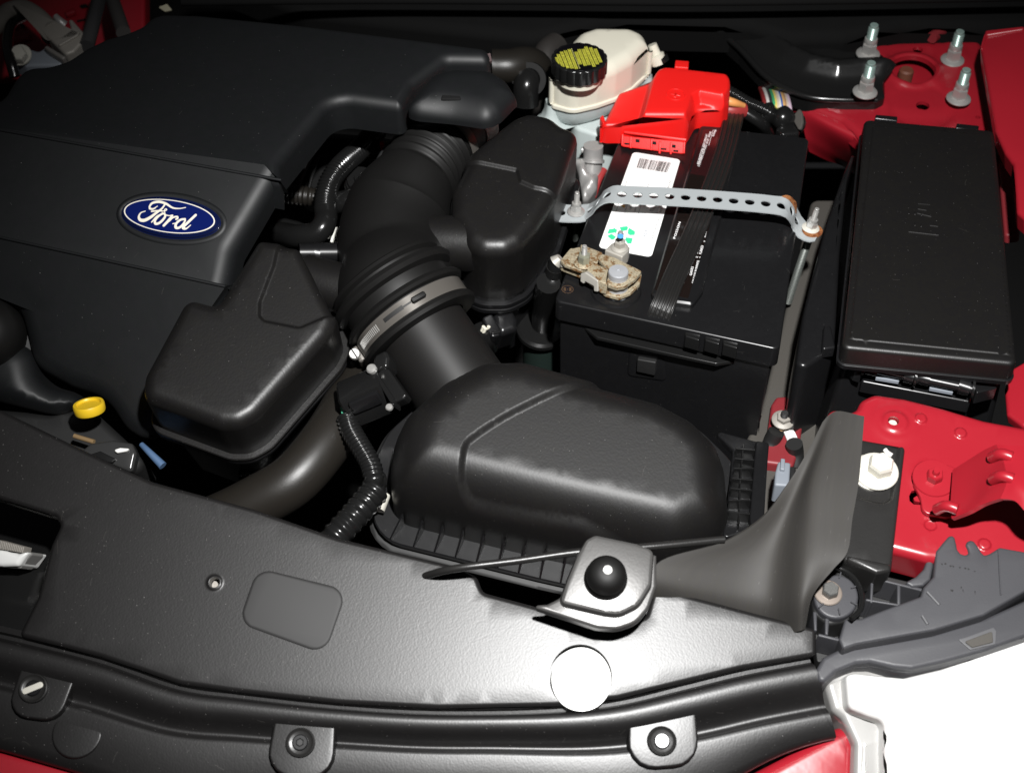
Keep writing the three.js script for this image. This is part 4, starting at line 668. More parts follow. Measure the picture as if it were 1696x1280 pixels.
{ // red positive cover
  const t = thing('terminal_cover', 'bright red plastic cover over rear battery terminal', 'terminal cover'), pl = tilted(1100, 170, 0.036, 3);
  const h = -0.032, P = [...C('c', 412, 585, 505, 405, 675, 348, 740, 326, 1045, 362, 1063, 390, 1062, 470), ...C('c', 1012, 628, 880, 634, 838, 710, 425, 708, 398, 690).map((p) => [...p, h])];
  const pts = pl.pts(P), plat = pl.pts(C('c', 615, 578, 668, 390, 700, 325, 1060, 360, 1075, 420, 1030, 478, 905, 455, 872, 475, 832, 608));
  part('shell', body(pl, pts, 0.006, soft(0.034, 0.005, 0.02, 4), { grid: 0.006, disp: (x, y) => -0.013 * (1 - sstep(-0.005, 0.003, sdist(plat, x, y))), extra: along(plat, [-0.005, -0.003, -0.001, 0.001, 0.003], 0.003, true) }), M.redPlastic, t);
  const ec = pl.at(...c1('c', 785, 475)); const em = new THREE.TorusGeometry(0.0085, 0.0005, 6, 40); em.rotateX(Math.PI / 2); part('plus_emblem', place(finish(em, 0.9), pl.w(ec.x, ec.y, 0.0003), pl.n), M.redPlastic, t);
  for (const k of [0, 1]) { const g = boxGeo(k ? 0.0025 : 0.009, 0.0007, k ? 0.009 : 0.0025, 0.0003); part('plus_emblem', place(g, pl.w(ec.x, ec.y, 0), pl.n, yaw), M.redPlastic, t); }
  part('rear_tab', body(pl, C('c', 785, 300, 852, 305, 850, 340, 780, 335), 0.001, fil(0.006, 0.001), {}), M.redPlastic, t);
  part('side_tab', body(pl.shift(-0.012), C('c', 405, 590, 420, 570, 432, 600, 425, 625), 0.001, fil(0.008, 0.001), {}), M.redPlastic, t);
  const lp = hinge(bp.shift(0.01), c1('c', 512, 690), c1('c', 835, 745), 55), hp = lp.shift(0.0022);
  part('latch_panel', body(lp, C('c', 512, 680, 838, 712, 824, 772, 515, 735), 0.001, fil(0.004, 0.0008), {}), M.redPlastic, t);
  for (const [x, y, w2, h2] of [[540, 720, 26, 9], [594, 705, 20, 16], [678, 716, 20, 16], [724, 746, 30, 9], [786, 756, 26, 9], [775, 732, 20, 16]]) part('latch_window', body(lp.shift(0.0006), C('c', x - w2 / 2, y - h2 / 2, x + w2 / 2, y - h2 / 2 + 2, x + w2 / 2, y + h2 / 2 + 2, x - w2 / 2, y + h2 / 2), 0.0002, fil(0.001, 0.0002), {}), M.void, t);
  for (const [x, y] of [[518, 700], [560, 712], [664, 722], [706, 738], [762, 742], [828, 738]]) part('latch_rib', body(lp.shift(0.002), C('c', x - 5, y - 28, x + 5, y - 27, x + 3, y + 32, x - 7, y + 31), 0.0004, fil(0.004, 0.0006), {}), M.redPlastic, t);
  part('latch_bar', body(lp.shift(0.0025), C('c', 525, 655, 840, 695, 838, 708, 525, 668), 0.0006, fil(0.004, 0.0006), {}), M.redPlastic, t);
}
{ // brake fluid reservoir
  const t = thing('brake_reservoir', 'cream translucent brake fluid reservoir behind red terminal cover', 'fluid reservoir'), pl = tilted(990, 130, 0.056, 3), h = -0.038;
  const P = [...C('c', 165, 380, 235, 215, 300, 145, 380, 118, 560, 120, 630, 150, 665, 230), ...C('c', 672, 335, 560, 440, 480, 488, 390, 520, 270, 548, 175, 522, 138, 475).map((p) => [...p, h])];
  const pts = pl.pts(P), R = 0.016, sh = outline(pts, R, 5);
  part('upper_shell', body(pl, pts, R, soft(0.038, 0.013, 0, 8), { grid: 0.008, blur: 0.003 }), M.cream, t);
  const lp2 = pl.shift(-0.038), low = sh(0.0015); part('seam', body(lp2, sh(-0.0018), 0, fil(0.004, 0.0012), {}), M.cream, t);
  part('lower_shell', body(lp2.shift(-0.004), low, 0, [[0.009, -0.024], [0.004, -0.019], [0.001, -0.01], [0, 0]], {}), M.creamLow, t);
  part('tank', body(pl.shift(-0.066), C('c', 255, 590, 300, 545, 500, 520, 500, 640, 460, 668, 380, 672, 280, 640), 0.014, fil(0.05, 0.004), {}), M.creamLow, t);
  for (const [x, y] of [[243, 568], [380, 548], [238, 520]]) part('highlight_dot', place(lathe([[0, 0.001], [0.0012, 0.0006], [0.0014, -0.001], [0, -0.001]], 12), U(...c1('c', x, y), 0.006), V3(0, 0.5, 0.85)), M.white, t);  // dot highlights on the shell, put in as small white beads
  // neck and cap
  const cy = 0.0715, cc = U(...c1('q', 848, 485), cy), r = 0.0262;
  part('filler_neck', place(lathe([[0.021, 0], [0.021, 0.016], [0, 0.016]], 32), cc.clone().setY(0.048)), M.cream, t);
  const cap = thing('reservoir_cap', 'black screw cap with yellow print on brake fluid reservoir', 'cap');
  const cp = flat(cy), kn = []; for (let i = 0; i < 96; i++) { const a = i / 96 * 6.2832, s = 0.5 + 0.5 * Math.cos(a * 18), rr = r - 0.0011 * s ** 3; kn.push({ x: cc.x + Math.cos(a) * rr, y: cc.z + Math.sin(a) * rr }); }
  part('cap_body', body(cp, kn, 0, fil(0.0145, 0.0016, 0, 4), { crease: 0.5 }), M.shiny, cap);
  const [cg, cm] = printed(cp, [[915, 70], [1005, 70], [1005, 122], [915, 122]], 512, (g, at, w, hh) => {
    g.fillStyle = '#0b0a0e'; g.fillRect(0, 0, w, hh); const txt = ['CLEAN FILLER CAP', 'BEFORE REMOVING', 'USE ONLY DOT 3', 'BRAKE FLUID FROM', 'A SEALED CONTAINER', 'WARNING FLUID', 'NETTOYER BOUCHON', 'AVANT DE RETIRER', 'DOT 3 SEULEMENT', 'LIQUIDE DE FREIN', 'CONTENANT SCELLE']; let i = 0;
    for (const [x0, y0, x1, y1] of [[290, 500, 345, 665], [345, 425, 465, 725], [420, 370, 580, 755], [510, 340, 680, 765], [600, 312, 780, 775], [760, 370, 870, 665], [830, 312, 985, 700], [925, 305, 1075, 680], [990, 250, 1195, 720], [1100, 270, 1270, 665], [1210, 300, 1350, 620]]) { const a = at('q', x0, y0), b = at('q', x1, y1), L = Math.hypot(b[0] - a[0], b[1] - a[1]); g.save(); g.translate(...a); g.rotate(Math.atan2(b[1] - a[1], b[0] - a[0])); g.fillStyle = '#c9c648'; g.fillRect(0, -15, L, 30); g.fillStyle = '#4a4a12'; g.font = 'bold 24px sans-serif'; const s = txt[i++]; g.scale(L / g.measureText(s).width, 1); g.fillText(s, 0, 9); g.restore(); }
    const a = at('q', 655, 290), b = at('q', 858, 770); g.strokeStyle = '#e8e690'; g.lineWidth = 4; g.beginPath(); g.moveTo(...a); g.lineTo(...b); g.stroke();
  }, { lift: 0.0001, rough: 0.25, shape: circ(cc.x, cc.z, r - 0.0032, 48) });
  part('cap_print', cg, cm, cap);
  const sn = thing('fluid_sensor_plug', 'small cream and black plug at right side of brake fluid reservoir', 'plug');
  part('plug_tip', place(lathe([[0, 0], [0.0078, 0], [0.0078, 0.009], [0.005, 0.01], [0.0045, 0.02], [0, 0.02]], 20, 0.5), U(...c1('c', 703, 318), 0.03), V3(-0.35, 0.8, -0.25)), M.cream, sn);
  part('collar', place(lathe([[0.008, -0.001], [0.0094, 0], [0.0094, 0.005], [0.008, 0.006]], 20, 0.5), U(...c1('c', 708, 312), 0.03), V3(-0.35, 0.8, -0.25)), M.shiny, sn);
}
// ================= fuse box =================
{
  const t = thing('fuse_box', 'black rectangular fuse box with flat lid between battery and red wing', 'fuse box'), pl = tilted(1540, 390, 0.03, 0);
  const Q = [[1433, 194], [1649, 213], [1687, 601], [1395, 573]], q = pl.pts(Q);
  const marks = []; for (const [a, b, w] of [[[720, 375], [920, 405], 0.0005], [[700, 475], [1030, 555], 0.0006], [[500, 910], [1200, 990], 0.0007], [[1000, 760], [1190, 785], 0.0005], [[720, 250], [1000, 275], 0.0004]]) marks.push([pl.at(...c1('r', ...a)), pl.at(...c1('r', ...b)), w]);
  const plat = pl.pts([[1447, 207], [1642, 223], [1674, 586], [1409, 560]]);
  part('lid', body(pl, q, 0.006, soft(0.019, 0.004, 0.02, 4), { grid: 0.02, disp: (x, y) => 0.0012 * (sstep(-0.0012, 0.0012, sdist(plat, x, y)) - 1), extra: along(plat, [-0.0015, 0, 0.0015], 0.006, true) }), M.fuse, t);
  for (const [a, b, w] of marks) part('moulded_mark', sweep([pl.w(a.x, a.y, 0.0001), pl.w(b.x, b.y, 0.0001)], w, { n: 1, m: 6 }), M.fuse, t);
  for (const [x, y, c] of [[1506, 352, 'HTM'], [1516, 372, 'IF']]) { const o = pl.at(x, y); for (let i = 0; i < c.length; i++) { const g = boxGeo(0.0007, 0.0005, 0.0045, 0.0002); part('moulded_mark', place(g, pl.w(o.x + i * 0.005, o.y + i * 0.0012, 0.0002), V3(0, 1, 0), -0.15), M.fuse, t); } }
  part('lid_rim', body(pl, q, 0.006, [[-0.0015, -0.023], [-0.0018, -0.019], [-0.0005, -0.0182], [0.004, -0.018]], { openBottom: true }), M.gloss, t);
  part('lower_box', body(pl, [[1428, 206, 0], [1650, 216, 0], [1679, 600, -0.02], [1392, 590, -0.02]], 0.008, [[-0.006, -0.17], [0.004, -0.022], [0.008, -0.0215]], {}), M.gloss, t);
  part('side_shroud', body(flat(-0.02), [[1424, 225], [1404, 300], [1392, 420], [1384, 575], [1316, 620], [1330, 520], [1368, 370], [1398, 284]], 0.006, fil(0.13, 0.004, 0, 4), {}), M.gloss, t);
  part('side_clip', body(flat(-0.012), C('g', 1530, 480, 1565, 478, 1590, 590, 1520, 600), 0.002, fil(0.01, 0.002), {}), M.gloss, t);
  for (const P of [[955, 572, 1065, 582, 1063, 605, 950, 592], [1362, 616, 1474, 628, 1470, 655, 1355, 640]]) part('hinge_tab', body(pl.shift(-0.004), C('d', ...P), 0.001, fil(0.01, 0.0015), {}), M.gloss, t);
  // front hinge barrels
  const hy = 0.002, hp = (x, y, k = 0) => U(...c1('h', x, y), hy + k);
  part('hinge_pin', sweep([hp(890, 140), hp(1445, 255)], 0.0042, { n: 1, m: 14 }), M.gloss, t);
  for (const [x0, y0, x1, y1, r] of [[888, 120, 905, 180, 0], [910, 143, 965, 155, 0.0062], [1098, 182, 1145, 192, 0.0062], [1165, 194, 1225, 206, 0.0056], [1370, 238, 1425, 250, 0.0062]]) if (r) part('hinge_knuckle', sweep([hp(x0, y0), hp(x1, y1)], r, { n: 1, m: 16 }), M.gloss, t);
  for (const [x, y] of [[892, 140], [1152, 195], [1440, 255]]) part('hinge_collar', sweep([hp(x - 6, y - 1), hp(x + 6, y + 1)], 0.0078, { n: 1, m: 16 }), M.shiny, t);
  for (const P of [[800, 100, 890, 118, 885, 170, 850, 158], [1450, 225, 1580, 245, 1460, 275]]) part('hinge_gusset', body(flat(0.0), C('h', ...P), 0.001, fil(0.012, 0.001), {}), M.gloss, t);
  for (const P of [[955, 185, 1075, 208, 1070, 217, 955, 198], [1225, 238, 1345, 262, 1342, 272, 1225, 250]]) part('catch_slot', body(flat(-0.004), C('h', ...P), 0.0005, fil(0.003, 0.0005), {}), M.greyPl, t);
  part('hinge_shelf', body(flat(-0.012), C('h', 900, 170, 1440, 280, 1430, 320, 880, 215), 0.002, fil(0.012, 0.002), {}), M.gloss, t);
}
// ================= strut tower, brace, wing =================
const tw = tilted(1520, 130, -0.015, 6, -3);
{
  const t = thing('strut_tower', 'red painted strut tower with round hole behind fuse box', 'strut tower');
  const P = C('d', 540, 480, 620, 260, 760, 225, 1000, 205, 1490, 190, 1552, 640, 1560, 760, 900, 700, 780, 600, 640, 540), h0 = tw.at(...c1('d', 1140, 355));
  const bh = (x, y, r, d) => { const p = tw.at(...c1('d', x, y)); return (X, Y) => d * (1 - sstep(r * 0.75, r, Math.hypot(X - p.x, Y - p.y))); };
  const bumps = [bh(1165, 250, 0.038, -0.0022), bh(1190, 530, 0.038, -0.0022), bh(1140, 365, 0.075, 0.0022)], ring = (X, Y) => { const d = Math.hypot(X - h0.x, Y - h0.y); return 0.0028 * Math.exp(-(((d - 0.0255) / 0.004) ** 2)); };
  const s1 = tw.at(...c1('d', 1165, 250)), s2 = tw.at(...c1('d', 1190, 530)), s3 = tw.at(...c1('d', 1467, 588)), holes = [circ(h0.x, h0.y, 0.0225, 40), circ(s1.x, s1.y, 0.0052, 18), circ(s2.x, s2.y, 0.0066, 20), circ(s3.x, s3.y, 0.0026, 12)];
  const ex = []; for (const r of [0.0235, 0.025, 0.0265, 0.029, 0.032]) ex.push(...circ(h0.x, h0.y, r, 44));
  part('top_plate', body(tw, P, 0.01, soft(0.02, 0.008, 0, 5), { grid: 0.007, disp: (x, y) => bumps.reduce((s, f) => s + f(x, y), 0) + ring(x, y), holes, holeDepth: 0.004, extra: ex }), M.red, t);
  part('hole_well', body(tw.shift(-0.03), circ(h0.x, h0.y, 0.035, 24), 0, [[0, -0.05], [0, 0]], {}), M.void, t);
  part('strut_tip', place(lathe([[0, 0], [0.0075, 0], [0.0075, 0.026], [0.006, 0.028], [0, 0.028]], 20, 0.5), tw.w(h0.x - 0.006, h0.y - 0.003, -0.03)), mat(lin(0.14, 0.045, 0.025), 0.6, { bump: 0.000088, bumpSize: 0.03 }), t);
  const L = (k, x, y, h) => U(...c1(k, x, y), h);
  part('tower_side', patch([[[545, 462], [640, 520], [790, 585], [930, 680]].map(([x, y]) => { const q = tw.at(...c1('d', x, y)); return tw.w(q.x, q.y, -0.003); }), [L('d', 575, 570, -0.036), L('d', 670, 610, -0.034), L('d', 810, 680, -0.036), L('d', 960, 760, -0.04)], [L('d', 600, 680, -0.06), L('d', 690, 730, -0.07), L('d', 800, 800, -0.09), L('d', 900, 850, -0.1)], [L('d', 620, 760, -0.085), L('d', 700, 800, -0.1), L('d', 800, 840, -0.12), L('d', 880, 900, -0.13)]], 24, 24, 0.003), M.red, t);
  const w = thing('wing_panel', 'red painted inner wing panel along right edge beyond fuse box', 'body panel'), wp = tilted(1660, 250, 0.03, 4, -16);
  part('panel', body(wp, C('d', 1478, 240, 1505, 150, 1560, 138, 1800, 130, 1800, 1140, 1696, 1092, 1660, 1060, 1642, 820, 1600, 760, 1552, 650), 0.008, soft(0.02, 0.004, 0, 4), { grid: 0.02, disp: (x, y) => 0.0012 * Math.sin(x * 70) * Math.sin(y * 42) }), M.red, w);
  part('fold', body(wp.shift(0.002), C('d', 1505, 150, 1700, 128, 1700, 145, 1510, 175, 1490, 245, 1480, 240), 0.002, fil(0.006, 0.002), {}), M.red, w);
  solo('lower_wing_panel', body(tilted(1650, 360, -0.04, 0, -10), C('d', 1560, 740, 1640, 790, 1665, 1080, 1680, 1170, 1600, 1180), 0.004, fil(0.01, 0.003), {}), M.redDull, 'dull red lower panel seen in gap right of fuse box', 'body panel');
  const nut = ['far left flange nut on strut tower, behind black brace end', 'near left flange nut holding black brace to strut tower', 'far right flange nut on bare red strut tower', 'near right flange nut on bare red strut tower beside small hole'];
  [[1438, 90, 0.004], [1433, 153, 0.004], [1578, 100, -0.009], [1588, 164, -0.009]].forEach(([x, y, h], i) => flangeNut(nut[i], x, y, h, 1.0, V3(0, 1, 0.06), 'flange nuts on the strut tower', {}, { spin: 0.3 + i, tall: 0.95 }));
  const bt = thing('tower_brace', 'black pressed steel brace bolted onto red strut tower', 'brace'), bp2 = tw.shift(0.012);
  const rid = tw.shift(0.012).pts(C('d', 150, 20, 300, 120, 420, 215, 520, 285, 620, 332, 760, 362, 880, 352, 1010, 350));
  const BP = C('d', 60, 30, 140, 132, 270, 245, 400, 382, 490, 440, 620, 488, 780, 502, 960, 503).concat(C('d', 1003, 485, 990, 400, 998, 275, 950, 258, 800, 250, 600, 205, 420, 140, 300, 60, 280, 20)), rg = bp2.pts(C('d', 100, -20, 260, 140, 400, 240, 500, 310, 600, 362, 760, 392, 800, 375, 1100, 385, 1100, 330, 800, 340, 740, 350, 620, 330, 520, 280, 400, 200, 250, 40)), rg2 = bp2.pts(C('d', 300, 40, 420, 190, 560, 290, 700, 340, 1100, 335, 1100, 200, 560, 180));
  part('arm', body(bp2, BP, 0.006, soft(0.02, 0.003, 0, 4), { grid: 0.005, dispAll: true, disp: (x, y) => 0.015 * Math.exp(-((lined(rid, x, y) / 0.0112) ** 2)) }), M.shiny, bt);
  part('rolled_edge', sweep(C('d', 60, 30, 140, 132, 270, 245, 400, 382, 490, 440, 620, 488, 780, 502, 960, 503).map(([x, y]) => { const q = bp2.at(x, y); return bp2.w(q.x, q.y, 0.0005); }), 0.0034, { n: 60, m: 12 }), M.shiny, bt);
}
{ // wires and cables behind the battery
  const L = (x, y, h) => U(...c1('z', x, y), h);
  solo('cable_conduit', conduit([L(120, 190, 0.0), L(230, 240, 0), L(420, 350, -0.005), L(640, 450, -0.012), L(760, 540, -0.02)], 0.0062, 0.003), M.shiny, 'ridged black cable conduit leaving rear right of red terminal cover', 'conduit');
  const cb = thing('positive_cable', 'black battery cable with dark red sleeve leaving red terminal cover', 'cable'); part('cable', sweep([L(330, 430, -0.004), L(440, 500, -0.008), L(560, 580, -0.014), L(640, 680, -0.03), L(700, 800, -0.06)], 0.0062), M.shiny, cb); part('sleeve', sweep([L(110, 430, 0), L(240, 440, 0), L(370, 440, -0.003)], 0.0072, { n: 12 }), M.redWire, cb);
  solo('orange_wire', sweep([L(120, 320, 0.012), L(240, 350, 0.011), L(370, 388, 0.004)], (f) => 0.0052 * (1 - 0.5 * f), { n: 14 }), M.orange, 'short orange wire above dark red cable sleeve', 'wire');
  const cols = [[0.2, 0.02, 0.02, 600], [0.6, 0.58, 0.55, 640], [0.04, 0.04, 0.04, 675], [0.05, 0.35, 0.15, 712], [0.7, 0.6, 0.15, 735], [0.65, 0.55, 0.4, 760], [0.7, 0.7, 0.66, 785], [0.04, 0.12, 0.4, 805], [0.7, 0.42, 0.15, 828], [0.45, 0.25, 0.13, 850], [0.6, 0.5, 0.42, 872], [0.6, 0.45, 0.55, 895]], nm = ['dark red', 'pale grey', 'black', 'green', 'yellow', 'tan', 'white', 'blue', 'orange', 'brown', 'beige', 'pink'];
  cols.forEach(([r, g, b, x], i) => solo('bundle_wire', sweep([L(x - 40, 190 + i * 4, -0.03), L(x - 6, 280 + i * 4, -0.012), L(x + 14, 360 + i * 6, -0.01), L(x + 24, 470 + i * 6, -0.016), L(x + 20, 560, -0.03)], 0.0024, { n: 16, m: 8 }), mat(lin(r, g, b), 0.4), nm[i] + ' wire in bundle of coloured wires behind battery', 'wire', 'wires in the coloured bundle'));
  solo('loom_tape', sweep([L(620, 480, -0.02), L(760, 520, -0.016), L(880, 550, -0.016), L(1000, 640, -0.03)], (f) => 0.0105 + 0.002 * Math.sin(f * 17), { n: 30 }), M.shiny, 'black taped loom wrapped below coloured wires behind battery', 'wiring loom');
  solo('loom_box', body(flat(-0.016), C('z', 740, 640, 960, 555, 1035, 700, 820, 720), 0.003, fil(0.04, 0.003), {}), M.shiny, 'small black box at rear right corner of battery', 'box');
  solo('grey_flap', body(tilted(1320, 200, -0.012, 20, -40), C('z', 930, 530, 1020, 410, 1050, 470, 1060, 570, 1025, 700), 0.002, fil(0.003, 0.001), {}), M.pale, 'thin grey flap standing between wires and red strut tower', 'flap');
}
// ================= right front: red support, brackets, shield, lamp =================
const rp = tilted(1580, 780, -0.012, 10, -2);
{
  const t = thing('support_panel', 'bright red radiator support panel with dimples at right', 'body panel');
  const P = C('h', 700, 330, 850, 370, 880, 300, 950, 266, 1100, 290, 1300, 342, 1500, 400, 1800, 460, 1800, 1200, 1700, 1150, 1210, 1110, 1040, 1065, 830, 1000, 760, 700);
  const dm = [[1050, 425, 0.012, 0.0018], [1050, 425, 0.022, 0.001], [1180, 405, 0.0055, 0.002], [1380, 475, 0.0055, 0.002], [1230, 935, 0.0055, -0.0015], [1500, 1035, 0.0055, 0.002], [1225, 700, 0.017, 0.0012]].map(([x, y, r, d]) => ({ p: rp.at(...c1('h', x, y)), r, d }));
  const ex = []; for (const { p, r } of dm) for (const k of [0.3, 0.6, 0.8, 0.95, 1.1]) ex.push(...circ(p.x, p.y, r * k, Math.max(10, Math.round(r * 1800 * k))));
  const hh = rp.at(...c1('h', 1040, 425)), lh = rp.pts(C('h', 1122, 790, 1135, 765, 1165, 758, 1190, 775, 1185, 800, 1160, 790, 1145, 800, 1150, 815, 1185, 822, 1180, 835, 1145, 832, 1125, 815));
  part('panel', body(rp, P, 0.012, soft(0.03, 0.007, 0, 5), { grid: 0.009, holes: [circ(hh.x, hh.y, 0.0042, 16), lh], holeDepth: 0.004, extra: ex, disp: (x, y) => dm.reduce((s, { p, r, d }) => s + d * (1 - sstep(r * 0.6, r, Math.hypot(x - p.x, y - p.y))), 0.0007 * Math.sin(x * 55 + 1) * Math.sin(y * 60)) }), M.red, t);
  part('dimple_bolt', place(lathe([[0, 0.001], [0.003, 0.001], [0.0036, 0], [0.0036, -0.006], [0, -0.006]], 14, 0.5), rp.w(hh.x, hh.y, -0.001)), M.boltWhite, t);
  const b = thing('latch_bracket', 'folded red bracket bolted onto red support panel at right edge', 'bracket'), L = (x, y, h) => U(...c1('h', x, y), h);
  const b1 = rp.shift(0.0045);
  part('foot', body(b1, C('h', 1150, 640, 1185, 612, 1290, 628, 1370, 650, 1345, 905, 1190, 875, 1180, 800, 1145, 730), 0.006, fil(0.0035, 0.0012), {}), M.red, b);
  part('riser', patch([[L(1340, 660, 0.0), L(1420, 610, 0.012), L(1500, 560, 0.026), L(1560, 533, 0.036)], [L(1335, 740, 0.0), L(1440, 700, 0.013), L(1540, 650, 0.028), L(1600, 630, 0.038)], [L(1330, 830, 0.0), L(1440, 800, 0.013), L(1540, 750, 0.028), L(1610, 730, 0.038)], [L(1335, 905, 0.0), L(1420, 870, 0.012), L(1500, 830, 0.022), L(1580, 805, 0.032)]], 20, 20, 0.003), M.red, b);
  part('top', patch([[L(1560, 533, 0.036), L(1620, 538, 0.04), L(1700, 540, 0.042), L(1850, 545, 0.045)], [L(1600, 630, 0.038), L(1650, 635, 0.041), L(1720, 645, 0.043), L(1850, 655, 0.045)], [L(1610, 730, 0.038), L(1660, 745, 0.041), L(1730, 760, 0.043), L(1850, 775, 0.045)], [L(1580, 805, 0.032), L(1650, 815, 0.036), L(1720, 880, 0.036), L(1850, 930, 0.036)]], 20, 20, 0.003), M.red, b);
  for (const [x, y, w] of [[1585, 590, 0.036], [1590, 700, 0.036], [1310, 850, 0.004]]) part('stiffening_bead', sweep([L(x - 50, y + 10, w - 0.006), L(x, y - 8, w + 0.003), L(x + 55, y + 8, w + 0.004)], 0.0042, { n: 12, m: 12 }), M.red, b);
  const bo = b1.at(...c1('h', 1245, 705)); part('washer', place(lathe([[0, 0.0008], [0.0155, 0.0008], [0.016, 0], [0, 0]], 32), b1.w(bo.x, bo.y, 0.0005), b1.n), M.red, b); part('bolt_head', place(hexGeo(0.0062, 0.007), b1.w(bo.x, bo.y, 0.001), b1.n, 0.4), M.red, b); part('bolt_tip', place(lathe([[0, 0.011], [0.002, 0.011], [0.0028, 0.009], [0.0028, 0.006], [0, 0.006]], 14, 0.5), b1.w(bo.x, bo.y, 0), b1.n), M.red, b);
}
{
  const t = thing('black_bracket', 'black steel bracket with white bolt against red support panel', 'bracket'), p = rp.shift(0.008);
  const pad = p.pts(C('h', 800, 430, 1080, 500, 1035, 800, 1000, 828, 960, 822, 780, 770));
  part('plate', body(p, C('h', 800, 475, 1105, 542, 1075, 800, 1035, 1160, 960, 1180, 790, 1110, 800, 700), 0.003, soft(0.03, 0.003, 0, 4), { grid: 0.01, disp: (x, y) => -0.003 * sstep(-0.002, 0.002, sdist(pad, x, y)), extra: along(pad, [-0.002, -0.001, 0.001, 0.002], 0.004, true) }), M.bracket, t);
  part('lower_lip', body(p.shift(0.002), C('h', 812, 1085, 1035, 1130, 1030, 1165, 960, 1180, 808, 1110), 0.002, fil(0.03, 0.003), {}), M.bracket, t);
  const at = (x, y) => { const q = p.at(...c1('h', x, y)); return q; };
  const a = at(958, 668), w1 = at(940, 665);
  const bw = thing('white_bolt', 'large white flanged hex bolt with two washers on black bracket', 'bolt');
  part('lower_washer', place(lathe([[0, 0], [0.0158, 0], [0.0158, 0.0016], [0.015, 0.002], [0, 0.002]], 36, 0.5), p.w(w1.x, w1.y, -0.003), p.n), M.boltWhite, bw);
  part('upper_washer', place(lathe([[0, 0], [0.0162, 0], [0.0164, 0.0012], [0.0158, 0.002], [0.011, 0.0034], [0, 0.0034]], 36, 0.5), p.w(a.x, a.y, -0.001), p.n), M.boltWhite, bw);
  const b2 = at(972, 662); part('hexagon', place(hexGeo(0.0098, 0.0095, 0.22), p.w(b2.x, b2.y, 0.0022), p.n, 0.25), M.boltWhite, bw);
  const mk = [at(1000, 560), at(1012, 575), at(1035, 590)]; solo('paint_mark', sweep(mk.map((q) => p.w(q.x, q.y, 0.0002)), 0.0018, { flat: 1, n: 12, m: 8 }), M.white, 'white paint dash on black bracket above white bolt', 'paint mark');
}
{
  const L = (k, x, y, h) => U(...c1(k, x, y), h);
  const rows = [
    [['h', 688, 420, 0.014], ['h', 720, 385, 0.016], ['h', 760, 366, 0.018], ['h', 897, 392, 0.02]],
    [['h', 600, 590, 0.006], ['h', 640, 580, 0.007], ['h', 690, 560, 0.014], ['h', 885, 545, 0.016]],
    [['h', 505, 740, -0.002], ['h', 570, 740, -0.003], ['h', 640, 730, 0.01], ['h', 868, 730, 0.012]],
    [['h', 380, 905, -0.006], ['h', 500, 900, -0.012], ['h', 622, 900, 0.005], ['h', 838, 900, 0.007]],
    [['h', 200, 1018, -0.01], ['h', 450, 1040, -0.02], ['h', 608, 1050, 0], ['h', 808, 1080, 0.001]],
    [['h', -140, 1130, -0.012], ['h', 420, 1180, -0.028], ['h', 598, 1160, -0.005], ['h', 740, 1160, -0.005]],
    [['l', -178, 318, -0.02], ['l', 400, 420, -0.04], ['l', 585, 400, -0.016], ['l', 640, 380, -0.016]],
    [['l', -178, 420, -0.04], ['l', 390, 580, -0.065], ['l', 575, 560, -0.04], ['l', 600, 550, -0.04]]].map((r) => r.map((a) => L(...a)));
  solo('air_deflector', patch(rows, 40, 60, 0.0025), M.shield, 'dusty brown grey plastic deflector standing beside air box', 'deflector');
}
